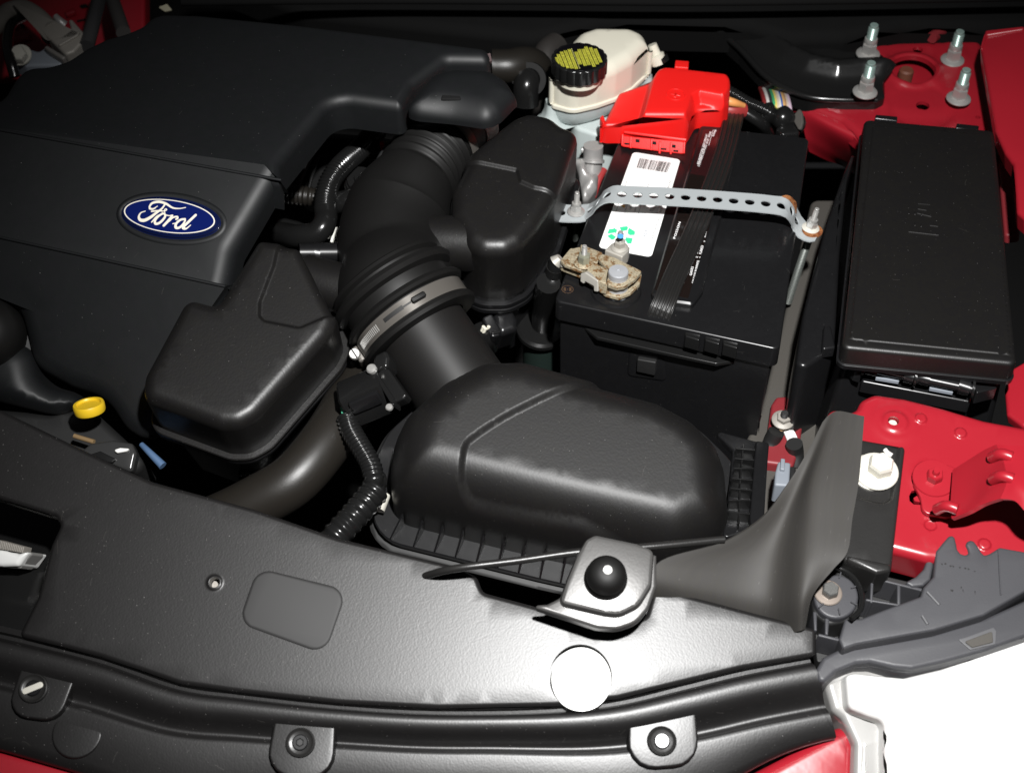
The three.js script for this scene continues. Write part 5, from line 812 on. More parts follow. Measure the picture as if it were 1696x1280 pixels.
{ // lamp
  const t = thing('headlamp_housing', 'dark grey headlamp housing with clip fingers and moulded letters', 'headlamp housing'), p = tilted(1560, 980, -0.03, 12, -2);
  const P = [...C('l', 800, 500, 880, 497, 1000, 450, 1180, 385, 1195, 340, 1245, 285), ...C('A', 560, 330, 650, 220, 720, 140, 765, 122, 805, 150, 825, 230, 840, 310, 880, 360, 940, 380, 985, 360, 970, 300, 945, 250, 965, 205, 1015, 183, 1060, 205, 1110, 270, 1150, 340, 1190, 385, 1260, 360, 1390, 280, 1700, 335), ...C('l', 1760, 160, 1760, 330, 1500, 480, 1250, 555, 1000, 600, 860, 625, 790, 650, 770, 600)];
  const step = p.pts(C('A', 1365, 300, 1390, 600, 1380, 900, 1700, 900, 1800, 300));
  part('top', body(p, P, 0.002, fil(0.02, 0.002), { grid: 0.01 }), M.lamp, t);
  part('side_finger', body(p.shift(-0.006), C('A', 150, 740, 300, 660, 400, 560, 440, 450, 480, 345, 520, 365, 525, 520, 490, 700, 400, 780, 250, 800), 0.0015, fil(0.02, 0.002), {}), M.lamp, t);
  part('step_rib', body(p.shift(0.001), C('A', 1362, 300, 1385, 290, 1400, 600, 1420, 900, 1395, 910, 1375, 600), 0.0008, fil(0.003, 0.001), {}), M.lamp, t);
  solo('red_strip', body(tilted(1684, 660, -0.02, 0, -20), C('h', 1600, 250, 1640, 150, 1760, 80, 1760, 430, 1690, 440, 1610, 380), 0.004, fil(0.01, 0.003), {}), M.red, 'narrow red flange at right edge below fuse box', 'body panel');
  const fr = p.shift(-0.012);
  part('front_band', body(fr, C('l', 650, 760, 690, 690, 790, 640, 1000, 615, 1250, 570, 1500, 495, 1780, 370, 1780, 560, 1500, 660, 1300, 715, 1140, 750, 1050, 742, 930, 715, 860, 720, 760, 760, 700, 815, 668, 810), 0.004, fil(0.03, 0.003), {}), M.lamp, t);
  part('band_window', body(fr.shift(0.001), C('l', 1365, 600, 1400, 592, 1545, 540, 1562, 560, 1558, 625, 1430, 655), 0.001, fil(0.002, 0.0006), {}), M.trim, t); part('window_pane', body(fr.shift(0.0022), C('l', 1400, 612, 1540, 560, 1545, 615, 1440, 642), 0.001, fil(0.002, 0.0006), {}), M.pale, t);
  // mount with bolt
  const mp = tilted(1375, 985, -0.034, 10), bq = mp.at(...c1('l', 720, 372));
  part('mount_base', body(mp.shift(-0.006), C('l', 625, 300, 640, 260, 690, 235, 780, 240, 850, 290, 890, 370, 880, 450, 820, 510, 720, 530, 640, 470), 0.006, fil(0.03, 0.003), {}), M.dark, t);
  part('mount_boss', body(mp, circ(bq.x + 0.005, bq.y + 0.002, 0.0155, 32, 0.018, 0.5), 0, fil(0.012, 0.002), {}), M.lamp, t);
  part('mount_rim', sweep(C('l', 640, 262, 690, 240, 780, 248, 850, 300, 885, 380, 878, 450, 830, 500).map(([x, y]) => U(x, y, -0.03)), 0.002, { n: 40, m: 8 }), M.shiny, t);
  for (let k = 0; k < 7; k++) { const a = k / 7 * 6.28 + 0.3, g = boxGeo(0.005, 0.002, 0.0009, 0.0002); g.translate(0.015, 0, 0); part('boss_rib', place(g, mp.w(bq.x + 0.004, bq.y, 0), mp.n, a), M.lamp, t); }
  for (const P2 of [[850, 275, 865, 270, 1190, 345, 1185, 360], [930, 300, 945, 300, 940, 420, 925, 415], [1062, 325, 1080, 328, 1080, 435, 1062, 430], [905, 395, 1180, 440, 1180, 452, 905, 408], [640, 460, 660, 465, 660, 560, 645, 555], [700, 490, 722, 500, 716, 580, 700, 575], [668, 570, 780, 598, 775, 612, 665, 585]]) part('cell_wall', body(mp.shift(-0.004), C('l', ...P2), 0.0006, fil(0.025, 0.001), {}), M.lamp, t);
  part('cell_floor', body(mp.shift(-0.03), C('l', 600, 420, 900, 260, 1200, 330, 1200, 470, 820, 560, 800, 680, 660, 720, 640, 560), 0.002, fil(0.01, 0.001), {}), M.dark, t);
  const txt = (P2) => part('moulded_letter', body(p.shift(0.0002), P2, 0.0002, fil(0.0008, 0.0003), {}), M.dark, t);
  for (const [x, y, w, h] of [[620, 490, 30, 26], [665, 485, 30, 30], [735, 515, 26, 30], [770, 520, 26, 30], [855, 535, 26, 30], [925, 545, 30, 30], [965, 555, 30, 28], [1050, 585, 24, 24], [745, 830, 40, 34], [880, 790, 14, 40], [905, 830, 12, 50], [1060, 850, 14, 56]]) txt(C('A', x, y, x + w, y + 6, x + w - 6, y + h, x + 4, y + h - 8));
  for (const [a, b, c, d] of [[440, 870, 600, 1035], [375, 1180, 450, 1290]]) { const q0 = p.at(...c1('A', a, b)), q1 = p.at(...c1('A', c, d)); part('moulded_bead', sweep([p.w(q0.x, q0.y, 0.0003), p.w(q1.x, q1.y, 0.0003)], 0.0012, { n: 1, m: 8 }), M.trim, t); }
  const bt = thing('lamp_bolt', 'rusty steel bolt with washer in round mount of headlamp housing', 'bolt');
  part('washer', place(lathe([[0, 0], [0.0098, 0], [0.0102, 0.0008], [0.0095, 0.0014], [0.006, 0.0018], [0, 0.0018]], 32, 0.5), mp.w(bq.x - 0.001, bq.y, 0.0006), mp.n), mat(lin(0.24, 0.2, 0.17), 0.45, { metal: 0.4, blot: 0.03 }), bt);
  part('hexagon', place(hexGeo(0.0062, 0.006), mp.w(bq.x, bq.y, 0.0022), mp.n, 0.3), mat(lin(0.13, 0.13, 0.125), 0.4, { metal: 0.5, bump: 0.000044, bumpSize: 0.02 }), bt);
  const hl = thing('headlamp', 'glaring white headlamp under clear lens at bottom right corner', 'headlamp'), lp = tilted(1560, 1150, -0.055, 24, 6);
  const clear = new THREE.MeshPhysicalMaterial({ color: 0xffffff, roughness: 0.05, transmission: 1, thickness: 0, ior: 1.5 });
  part('reflector', body(lp.shift(-0.012), C('l', 815, 775, 860, 765, 1110, 790, 1300, 745, 1790, 575, 1790, 1400, 1020, 1400, 1010, 1160, 1012, 1010, 930, 985, 830, 945), 0.006, soft(0.03, 0.008, 0, 5), { grid: 0.02 }), mat(lin(0.85, 0.85, 0.83), 0.45), hl);
  part('bezel', body(lp.shift(-0.03), C('l', 700, 820, 790, 745, 1250, 745, 1300, 1000, 1300, 1500, 840, 1500, 850, 1130, 790, 1000, 740, 960), 0.006, fil(0.03, 0.005), {}), mat(lin(0.3, 0.295, 0.285), 0.4, { metal: 0.2 }), hl);
  part('lens', body(lp, C('l', 690, 830, 760, 770, 850, 735, 950, 728, 1060, 752, 1140, 760, 1300, 725, 1790, 560, 1790, 1480, 845, 1480, 862, 1120, 820, 1030, 755, 985, 715, 900), 0.006, soft(0.008, 0.007, 0, 6), { grid: 0.02, openBottom: true }), clear, hl);
}
{ // earth straps on a red plate, deep between battery and fuse box
  const t = thing('earth_plate', 'dull red plate with rusty earth terminals below battery corner', 'body panel'), p = tilted(1300, 700, -0.1, 0);
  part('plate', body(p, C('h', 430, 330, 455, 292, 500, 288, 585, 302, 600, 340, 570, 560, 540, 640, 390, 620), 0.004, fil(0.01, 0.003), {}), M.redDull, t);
  const at = (x, y, h) => { const q = p.at(...c1('h', x, y), h); return p.w(q.x, q.y, h); };
  for (const [n, P, m, l, wire] of [['earth_cable', [[455, 420], [492, 375], [520, 385], [525, 420], [480, 470], [440, 490]], M.copper, 'left earth cable with copper coloured lug on red plate', [[455, 470], [430, 520], [418, 600]]], ['earth_cable', [[490, 460], [525, 440], [550, 470], [572, 520], [520, 530]], M.white, 'right earth cable with white painted lug on red plate', [[545, 530], [550, 570], [552, 640]]]]) {
    const c = thing(n, l, 'cable', 'earth cables on the red plate'); part('lug', body(p.shift(0.003 + (m === M.white ? 0 : 0.003)), C('h', ...P.flat()), 0.003, fil(0.002, 0.0008), {}), m, c); part('cable', sweep(wire.map(([x, y], i) => at(x, y, 0.008 - i * 0.01)), 0.0072, { n: 20 }), M.dark, c);
  }
  part('anchor_tab', body(p.shift(0.008), C('h', 500, 350, 520, 345, 538, 352, 530, 390, 505, 390), 0.001, fil(0.002, 0.0006), {}), M.copper, t);
  flangeNut('dull nut clamping earth cables to red plate', ...c1('h', 488, 412), -0.09, 0.8, V3(0, 1, 0.2), 'earth nut', { flange: M.aluDull, hex: M.aluDull, stud: M.dark }, { hex: 0.45, tall: 0.4, noCrown: 1, thin: 0.8 });
  const k = thing('grey_connector', 'small grey electrical connector beside dusty deflector', 'connector'), kp = flat(-0.06);
  part('shell', body(kp, C('h', 450, 670, 465, 615, 528, 622, 520, 740, 445, 735), 0.002, fil(0.02, 0.002), {}), M.greyPl, k); part('latch', body(kp.shift(0.003), C('h', 478, 600, 500, 604, 498, 660, 474, 655), 0.001, fil(0.005, 0.001), {}), M.greyPl, k); part('plug', body(kp.shift(-0.002), C('h', 522, 640, 555, 640, 550, 730, 520, 735), 0.002, fil(0.02, 0.002), {}), M.dark, k);
  solo('frame_rail', body(flat(-0.11), [[1290, 560], [1345, 330], [1420, 330], [1420, 560], [1350, 900], [1230, 1010], [1190, 820], [1260, 680]], 0.01, fil(0.03, 0.004), {}), M.pale, 'dusty pale grey frame rail deep between battery and fuse box', 'frame rail');
  solo('tray_foot', body(flat(-0.11), C('h', 345, 395, 395, 370, 385, 480, 350, 500), 0.002, fil(0.1, 0.003), {}), M.shiny, 'glossy black battery tray edge beside red earth plate', 'tray');
}
// ================= front cover panel =================
const FP = tilted(848, 960, -0.028, 25);
{
  const t = thing('radiator_cover', 'long black grained plastic cover panel across front of engine bay', 'cover panel');
  const P = [[-60, 655], [0, 678], [145, 748], [250, 796], [420, 842], [560, 890], [760, 938], [790, 955], [800, 980], [905, 1008], [930, 1012], [1010, 1040], [1070, 1020], [1080, 985], [1084, 967], [1136, 984], [1354, 1041], [1354, 1086], [1230, 1108], [1136, 1131], [1024, 1158], [923, 1170], [725, 1174], [560, 1165], [396, 1147], [297, 1133], [165, 1088], [28, 1053], [60, 990], [83, 902], [99, 868], [90, 855], [0, 827], [-60, 806]];
  const R = P.map((_, i) => [7, 8, 29, 30, 31].includes(i) ? 0.006 : (i > 17 && i < 27) ? 0 : 0.004);
  const hc = FP.at(962, 1122), hx = FP.at(1014, 1122), hy = FP.at(962, 1178), hole = circ(hc.x, hc.y, Math.abs(hx.x - hc.x), 56, Math.abs(hy.y - hc.y)), h2 = FP.at(355, 965), rec = outline(FP.pts([[428, 944], [571, 979], [536, 1080], [398, 1030]]), 0.0105, 6)(0);
  const pts = FP.pts(P);
  part('panel', body(FP, pts, R, soft(0.012, 0.004, 0, 5), { grid: 0.014, holes: [hole, circ(h2.x, h2.y, 0.0037, 24)], holeDepth: 0.006, disp: (x, y) => 0.0012 * Math.exp(-(((Math.hypot(x - h2.x, y - h2.y) - 0.0042) / 0.0012) ** 2)), extra: [...circ(h2.x, h2.y, 0.0044, 24), ...circ(h2.x, h2.y, 0.005, 24), ...circ(h2.x, h2.y, 0.0056, 24), ...circ(h2.x, h2.y, 0.0064, 24), ...circ(h2.x, h2.y, 0.0076, 24), ...circ(h2.x, h2.y, 0.01, 20)] }), M.panel, t);
  part('smooth_pad', body(FP, rec, 0, [[-0.0018, -0.0004], [-0.0012, 0.0002], [-0.0004, 0.0007], [0.0006, 0.0009]], {}), M.panelSmooth, t, 'smooth matt rectangular pad on the grained panel');
  part('hole_tube', body(FP.shift(-0.008), circ(h2.x, h2.y, 0.0036, 20), 0, [[0, -0.01], [0, 0]], {}), M.aluDull, t);
  // rolled front rail: grooves, hump and lip swept along the front edge
  const cl = spline2(FP.pts([[-60, 1034], [28, 1053], [165, 1088], [297, 1133], [396, 1147], [560, 1165], [725, 1174], [923, 1170], [1024, 1158], [1136, 1131], [1230, 1108], [1345, 1086]]), false, 170);
  const prof = [[-0.004, -0.006], [-0.0005, -0.0045], [0.0006, -0.0085], [0.0026, -0.0088], [0.0036, -0.006], [0.0048, -0.0022], [0.0062, -0.001], [0.0095, -0.0008], [0.0135, -0.0012], [0.0168, -0.003], [0.02, -0.0068], [0.023, -0.011], [0.026, -0.0138], [0.0282, -0.0142], [0.0297, -0.0132], [0.0306, -0.0114], [0.032, -0.0106], [0.034, -0.0105], [0.045, -0.0112], [0.062, -0.0135], [0.069, -0.016], [0.071, -0.02], [0.071, -0.032]];
  const e0 = FP.at(1345, 1086), e1 = FP.at(1386, 1196), ed = { x: e1.x - e0.x, y: e1.y - e0.y }, el = Math.hypot(ed.x, ed.y), pos = [], idx = [], n = cl.length, mN = prof.length;
  const railAt = (i) => { const a = cl[Math.max(0, i - 1)], b = cl[Math.min(n - 1, i + 1)], L = Math.hypot(b.x - a.x, b.y - a.y); let nx = -(b.y - a.y) / L, ny = (b.x - a.x) / L; if (ny < 0) { nx = -nx; ny = -ny; } const k = sstep(0.78, 1, i / (n - 1)); nx = nx * (1 - k) + ed.x / el * k; ny = ny * (1 - k) + ed.y / el * k; const q = Math.hypot(nx, ny), s = i / (n - 1); const sc = s < 0.5 ? 1.2 - 0.3 * sstep(0.1, 0.5, s) : 0.9 + 0.35 * sstep(0.6, 0.9, s); return [nx / q, ny / q, sc]; };
  const lipEnd = (s) => s < 0.75 ? 0.82 + 0.18 * sstep(0.05, 0.35, s) : 1 - 0.68 * sstep(0.72, 1, s);
  for (let i = 0; i < n; i++) { const [nx, ny, sc] = railAt(i); prof.forEach(([s, h]) => { const lip = s > 0.034 ? 0.034 + (s - 0.034) * lipEnd(i / (n - 1)) : s; pos.push(FP.w(cl[i].x + nx * lip * sc, cl[i].y + ny * lip * sc, h)); }); }
  for (let i = 0; i < n - 1; i++) for (let j = 0; j < mN - 1; j++) { const a = i * mN + j, b = a + mN; idx.push([a, a + 1, b + 1], [a, b + 1, b]); }
  // end wall
  const E0 = (n - 1) * mN, b0 = pos.length; for (let j = 0; j < mN; j++) { const q = FP.to(pos[E0 + j]); pos.push(FP.w(q.x + 0.001, q.y, -0.04)); } for (let j = 0; j < mN - 1; j++) idx.push([E0 + j, E0 + j + 1, b0 + j + 1], [E0 + j, b0 + j + 1, b0 + j]);
  part('front_rail', finish(geo(pos, idx), 0.9), M.panel, t);
  // clip tabs
  const tab = (P2, h, r) => part('clip_tab', body(FP.shift(h), P2, r, fil(0.014, 0.0016, 0.1, 4), {}), M.panel, t);
  tab([[40, 1088], [128, 1112], [96, 1196], [6, 1184]], -0.005, [0.003, 0.003, 0.0145, 0.014]);
  tab([[458, 1172], [556, 1184], [551, 1292], [437, 1282]], -0.0045, [0.003, 0.003, 0.017, 0.017]);
  tab([[1043, 1174], [1152, 1162], [1160, 1266], [1038, 1276]], -0.0045, [0.003, 0.003, 0.018, 0.018]);
  const oc = FP.at(119, 1210), or = FP.at(161, 1214); part('round_boss', body(FP.shift(-0.011), circ(oc.x, oc.y, Math.abs(or.x - oc.x), 48), 0, fil(0.006, 0.0014, 0, 4), {}), M.panel, t);
  for (const [x, y] of [[145, 1092], [148, 1097]]) 0;
  // the pale disc seen through the round hole
  solo('white_disc', body(FP.shift(-0.0035), circ(hc.x + 0.0006, hc.y + 0.0008, Math.abs(hx.x - hc.x) - 0.0008, 56, Math.abs(hy.y - hc.y) - 0.0006), 0, fil(0.02, 0.001), {}), mat(lin(0.92, 0.92, 0.9), 0.35), 'round white disc filling hole in front cover panel', 'disc');
  // push pins
  const pin = (x, y, h, label, m, slot) => { const g = thing('push_pin', label, 'push pin', 'push pins along the front cover'), q = FP.at(x, y, h), S1 = (z) => FP.w(q.x, q.y, h + z);
    part('collar', place(lathe([[0, 0.0004], [0.0075, 0.0004], [0.0084, 0.0008], [0.0093, 0.0016], [0.01, 0.0012], [0.0104, -0.001], [0, -0.001]], 32, 0.5), S1(0), FP.n), M.bracket, g);
    part('button', place(lathe([[0, 0.0016], [0.0048, 0.0016], [0.0056, 0.0008], [0.0056, -0.001], [0, -0.001]], 28, 0.5), S1(0.0003), FP.n), M.gloss, g);
    if (slot) part('slot', place((() => { const b = body(flat(0), outline([{ x: -0.0075, y: -0.0022 }, { x: 0.0075, y: -0.0022 }, { x: 0.0075, y: 0.0022 }, { x: -0.0075, y: 0.0022 }], 0.002, 4)(0), 0, fil(0.001, 0.0004), {}); return b; })(), S1(0.0022), FP.n, 0.4), M.boltWhite, g);
    else part('recess', place(lathe([[0, 0.0008], [0.0022, 0.0008], [0.003, 0.0014], [0.003, 0], [0, 0]], 6, 0.3), S1(0.0012), FP.n), m, g); };
  pin(...c1('i', 165, 848), -0.004, 'push pin with pale slot at left end of front cover', M.dark, true);
  pin(...c1('i', 1505, 1120), -0.0035, 'dark push pin in middle tab of front cover', M.dark, false);
  pin(...c1('k', 1625, 1112), -0.0035, 'pale push pin in right tab of front cover', M.steel, false);
  solo('front_bumper', body(FP.shift(-0.024), [[-60, 1208], [0, 1234], [185, 1282], [420, 1335], [900, 1370], [1100, 1340], [1245, 1282], [1384, 1206], [1410, 1198], [1424, 1228], [1420, 1300], [1395, 1430], [-60, 1430]], 0.008, soft(0.05, 0.01, 0, 6), { grid: 0.02 }), M.red, 'glossy red front bumper edge along bottom of picture', 'bumper');
}
{ // stud bracket with rubber stop
  const t = thing('stop_bracket', 'grey steel bracket carrying black rubber stop beside front cover', 'bracket'), p = tilted(1005, 945, 0.004, 22);
  const P = C('k', 1245, 100, 1290, 76, 1500, 120, 1585, 155, 1572, 330, 1510, 430, 1410, 480, 1330, 470, 1110, 418, 1150, 300, 1200, 180);
  const bm = mat(lin(0.075, 0.073, 0.071), 0.36, { metal: 0.3, blot: 0.12, bump: 0.00003, bumpSize: 0.25 });
  part('plate', body(p, P, [0.006, 0.006, 0.004, 0.005, 0.01, 0.015, 0.015, 0.015, 0.004, 0.004, 0.004], [[-0.001, -0.009], [0, -0.0025], [0.0006, -0.0008], [0.0022, 0]], {}), bm, t);
  part('flange', body(p.shift(-0.007), C('k', 955, 432, 1050, 425, 1110, 395, 1180, 300, 1500, 150, 1598, 180, 1598, 335, 1560, 445, 1500, 518, 1400, 552, 1300, 545, 1130, 490), [0.004, 0.004, 0.008, 0.01, 0, 0, 0.006, 0.015, 0.02, 0.02, 0.02, 0.01], fil(0.009, 0.0022), {}), bm, t);
  const b = thing('rubber_stop', 'round black rubber stop with pale centre on steel bracket', 'rubber stop'), q = p.at(...c1('k', 1342, 300)), at = p.w(q.x, q.y, 0);
  part('stop', place(lathe([[0.0145, 0], [0.015, 0.002], [0.0142, 0.0045], [0.0128, 0.0052], [0.0138, 0.0066], [0.0138, 0.011], [0.0125, 0.0155], [0.0095, 0.0185], [0.005, 0.0198], [0, 0.02]], 44, 0.8), at, p.n), M.rubber, b);
  part('pale_tip', place(lathe([[0, 0.0012], [0.0026, 0.001], [0.0036, 0], [0, 0]], 24), p.w(q.x + 0.0003, q.y - 0.001, 0.0194), p.n), M.white, b);
  solo('prop_rod', sweep([U(700, 955, -0.03), U(745, 943, -0.01), U(860, 928, -0.006), U(960, 914, -0.004), U(1080, 905, -0.004), U(1200, 893, -0.008)], 0.0027, { n: 40, m: 10 }), M.bracket, 'thin dark rod passing behind rubber stop bracket', 'rod');
}
{ // chrome trim and a dark cavity slab in the notch at the left
  const t = thing('chrome_trim', 'bright chrome trim piece at left edge below front cover notch', 'trim'), p = tilted(20, 925, -0.06, 34, -12);
  part('face', body(p, C('B', -300, 940, 0, 950, 300, 1022, 430, 990, 470, 1010, 420, 1080, 300, 1250, 0, 1260, -300, 1220), 0.004, soft(0.03, 0.004, 0, 5), {}), mat(lin(0.9, 0.9, 0.88), 0.25, { metal: 0.1 }), t);
  part('side', body(p.shift(-0.004), C('B', 430, 985, 560, 1005, 430, 1150, 300, 1300, 230, 1260, 330, 1180), 0.003, soft(0.02, 0.004, 0, 5), {}), M.steel, t);
  for (let i = 0; i < 16; i++) { const x = -60 + i * 30; part('ridge', body(p.shift(0.002 - i * 0.0003), C('B', x, 780 + i * 8, x + 24, 786 + i * 8, x - 6, 940 + i * 5, x - 30, 934 + i * 5), 0.0004, fil(0.012, 0.0006), {}), M.aluDull, t); }
  solo('cavity_shade', body(flat(-0.09), [[-60, 800], [110, 830], [110, 900], [60, 1060], [-60, 1080]], 0.004, fil(0.02, 0.004), {}), M.shiny, 'black slab standing in for shade of cavity around chrome trim at left edge', 'backing');  // dark slab put in as the shade of the open cavity
}
// ================= hoses and looms =================
{
  const L = (k, x, y, h) => U(...c1(k, x, y), h);
  solo('radiator_hose', sweep([U(250, 900, -0.13), U(360, 862, -0.1), U(430, 828, -0.082), U(485, 795, -0.07), U(530, 745, -0.062), U(566, 690, -0.06), U(590, 640, -0.066), U(606, 580, -0.09)], 0.0215, { n: 60, m: 24 }), M.hose, 'thick olive brown radiator hose curving behind front cover', 'hose');
  const h = thing('sensor_loom', 'ridged black loom running from airflow sensor to front cover', 'wiring loom');
  part('conduit', conduit([L('f', 405, 935, -0.034), L('f', 425, 1000, -0.038), L('f', 475, 1090, -0.042), L('f', 525, 1180, -0.046), L('f', 545, 1260, -0.05), L('j', 555, 110, -0.055), L('j', 540, 180, -0.058)], 0.0088, 0.0036), M.shiny, h);
  part('tape', sweep([L('j', 550, 150, -0.056), L('j', 505, 210, -0.058), L('j', 430, 300, -0.06), L('j', 350, 390, -0.066), L('j', 300, 460, -0.075)], (f) => 0.0112 + 0.0007 * Math.sin(f * 60), { n: 60, m: 14, crease: 0.6 }), M.shiny, h);
  [[0.1, 0.5, 0.3], [0.15, 0.3, 0.6], [0.7, 0.45, 0.3], [0.75, 0.75, 0.7]].forEach(([r, g, b], i) => part('loom_wire', sweep([L('f', 385 + i * 12, 880 + i * 8, -0.03), L('f', 388 + i * 9, 920 + i * 6, -0.031), L('f', 400 + i * 6, 950, -0.034)], 0.0016, { n: 8, m: 8 }), mat(lin(r, g, b), 0.4), h));
  solo('pale_clip', sweep([L('j', 590, 175, -0.07), L('j', 560, 255, -0.075)], 0.006, { n: 2 }), M.boltWhite, 'small pale cylindrical clip beside sensor loom', 'clip');
  // behind the elbow
  const g = thing('engine_loom', 'ridged black loom rising under edge of engine cover', 'wiring loom');
  part('conduit', conduit([L('v', 1010, 330, -0.01), L('v', 930, 420, 0), L('v', 800, 560, 0), L('v', 660, 680, 0), L('v', 540, 810, 0), L('v', 455, 960, -0.005), L('v', 420, 1100, -0.01), L('w', 410, 130, -0.015)], 0.0105, 0.0032), M.shiny, g);
  part('tube', sweep([L('w', 410, 100, -0.015), L('w', 420, 200, -0.018), L('w', 390, 310, -0.02), L('w', 300, 400, -0.025), L('w', 100, 430, -0.03), L('w', -100, 400, -0.04)], 0.0108, { n: 40 }), M.shiny, g);
  const v = thing('vacuum_hose', 'smooth black hose curving from elbow to taped loom', 'hose');
  part('hose', sweep([L('v', 380, 1160, -0.03), L('v', 560, 1170, -0.02), L('v', 720, 1130, -0.015), L('v', 850, 1040, -0.012), L('v', 960, 930, -0.01), L('v', 1080, 820, -0.008)], 0.0105, { n: 40 }), M.shiny, v);
  part('taped_end', sweep([L('v', 960, 900, -0.006), L('v', 1080, 820, -0.004), L('v', 1130, 700, 0), L('v', 1180, 600, 0.002), L('v', 1290, 460, 0.0)], (f) => 0.0115 - 0.004 * f, { n: 30 }), mat(lin(0.03, 0.03, 0.031), 0.65), v);
  solo('brown_hose', conduit([L('v', -60, 1060, -0.04), L('v', 100, 1085, -0.04), L('v', 250, 1100, -0.04), L('v', 420, 1130, -0.045)], 0.0098, 0.004), M.hose, 'short olive ridged hose under edge of engine cover', 'hose');
  const inj = thing('ribbed_plug', 'black ribbed plug among hoses behind elbow', 'plug'); for (let k = 0; k < 3; k++) part('rib', place(lathe([[0.006, 0], [0.0135, 0], [0.014, 0.001], [0.0135, 0.002], [0.006, 0.0022]], 28, 0.5), L('v', 835 - k * 14, 910 + k * 40, -0.02 - k * 0.004), V3(0.2, 0.9, 0.4)), M.shiny, inj); part('core', sweep([L('v', 850, 870, -0.015), L('v', 800, 1010, -0.035)], 0.008, { n: 2 }), M.shiny, inj);
  solo('red_clip', body(tilted(632, 242, 0.0, 30), C('v', 1045, 440, 1100, 440, 1118, 510, 1100, 565, 1060, 560), 0.002, fil(0.006, 0.002), {}), mat(lin(0.7, 0.01, 0.01), 0.4), 'small red plastic clip in dark gap under engine cover', 'clip');
  solo('yellow_clip', body(tilted(642, 236, 0.0, 30), C('v', 1120, 450, 1145, 440, 1165, 480, 1140, 500), 0.001, fil(0.004, 0.001), {}), mat(lin(0.4, 0.42, 0.15), 0.5), 'tiny yellow green clip beside red clip', 'clip');
  solo('rusty_fitting', body(tilted(620, 272, -0.03, 20), C('v', 960, 800, 985, 670, 1030, 640, 1080, 660, 1070, 730, 990, 810), 0.004, soft(0.02, 0.008, 0, 5), {}), mat(lin(0.2, 0.15, 0.11), 0.6, { bump: 0.000176, bumpSize: 0.03 }), 'pale rusty fitting behind hoses', 'fitting');
  const ic = thing('manifold_cover', 'glossy black manifold panel in recess under engine cover', 'engine part'); part('panel', body(tilted(540, 270, -0.045, 35), C('v', 90, 900, 330, 380, 470, 330, 900, 360, 1300, 420, 1200, 600, 900, 700, 700, 1000, 400, 1250, 50, 1100), 0.01, soft(0.03, 0.008, 0, 5), {}), M.shiny, ic);
  part('edge_bead', sweep([L('v', 330, 650, -0.02), L('v', 270, 820, -0.025), L('v', 215, 1030, -0.035)], 0.0016, { n: 20, m: 8 }), M.shiny, ic);
  part('lower_panel', body(tilted(500, 380, -0.07, 20), C('w', -200, 150, 100, 220, 350, 320, 480, 350, 600, 600, 300, 640, -200, 500), 0.01, soft(0.03, 0.008, 0, 5), {}), M.shiny, ic);
  const [pg, pm] = printed(tilted(563, 388, -0.035, 45), [...C('w', 520, 330, 700, 300, 660, 530, 470, 500)], 200, (c, at, w, hh) => { c.fillStyle = '#e9e7de'; c.fillRect(0, 0, w, hh); c.strokeStyle = '#66645e'; c.lineWidth = 4; for (const y of [0.42, 0.47, 0.66, 0.71, 0.76]) { c.beginPath(); c.moveTo(w * 0.25, hh * y); c.lineTo(w, hh * (y - 0.05)); c.stroke(); } c.fillStyle = '#9a9890'; c.fillRect(w * 0.38, hh * 0.75, w * 0.16, hh * 0.25); }, { r: 0.001 });
  solo('paper_tag', pg, pm, 'white printed tag in gap between resonator box and elbow', 'tag');
  const qc = thing('hose_coupling', 'black stepped hose coupling between resonator box and elbow', 'coupling');
  part('pipe', sweep([U(495, 420, 0.002), U(575, 418, -0.004)], 0.0088, { n: 2, m: 24 }), M.gloss, qc); part('collar', sweep([U(520, 420, 0.0), U(529, 420, -0.0005)], 0.0098, { n: 1, m: 24 }), M.gloss, qc); part('end_ring', sweep([U(560, 419, -0.003), U(566, 419, -0.0035)], 0.0096, { n: 1, m: 24 }), M.gloss, qc);
  solo('resonator_neck', sweep([U(505, 462, 0.0), U(545, 473, 0.0), U(600, 485, 0.0)], 0.0215, { n: 12, m: 28 }), M.box, 'short grained black neck joining left resonator box to elbow', 'intake neck');
  solo('resonator_neck', sweep([U(690, 398, 0.01), U(735, 402, 0.012), U(790, 405, 0.014)], 0.0235, { n: 12, m: 28 }), M.box, 'short black neck joining elbow to right resonator box', 'intake neck');
  solo('metal_casting', body(tilted(600, 640, -0.11, 20), C('f', 390, 640, 420, 620, 445, 680, 430, 760, 400, 740), 0.004, soft(0.03, 0.006, 0, 5), {}), M.aluDull, 'pale metal casting glimpsed beside clamp screw', 'casting');
  const bc = thing('engine_bracket', 'pale rusty bracket low between resonator box and radiator hose', 'bracket'); part('spring', conduit([L('f', 340, 880, -0.11), L('f', 290, 930, -0.11), L('f', 250, 1000, -0.12)], 0.007, 0.004), mat(lin(0.2, 0.14, 0.1), 0.6), bc); part('bolt', body(flat(-0.11), C('f', 165, 1135, 215, 1100, 235, 1110, 215, 1150, 170, 1152), 0.002, fil(0.01, 0.002), {}), M.alu, bc);
  solo('lower_loom', conduit([L('f', -120, 1235, -0.12), L('f', 0, 1225, -0.115), L('f', 100, 1215, -0.11), L('f', 180, 1190, -0.11), L('f', 240, 1130, -0.13)], 0.0085, 0.0042), M.shiny, 'ridged black loom low under front resonator box', 'wiring loom');
  // low at the left, behind the front cover
  const cl = thing('clear_connector', 'smoky clear plastic connector behind front cover at left', 'connector'), cp = tilted(175, 755, -0.03, 30);
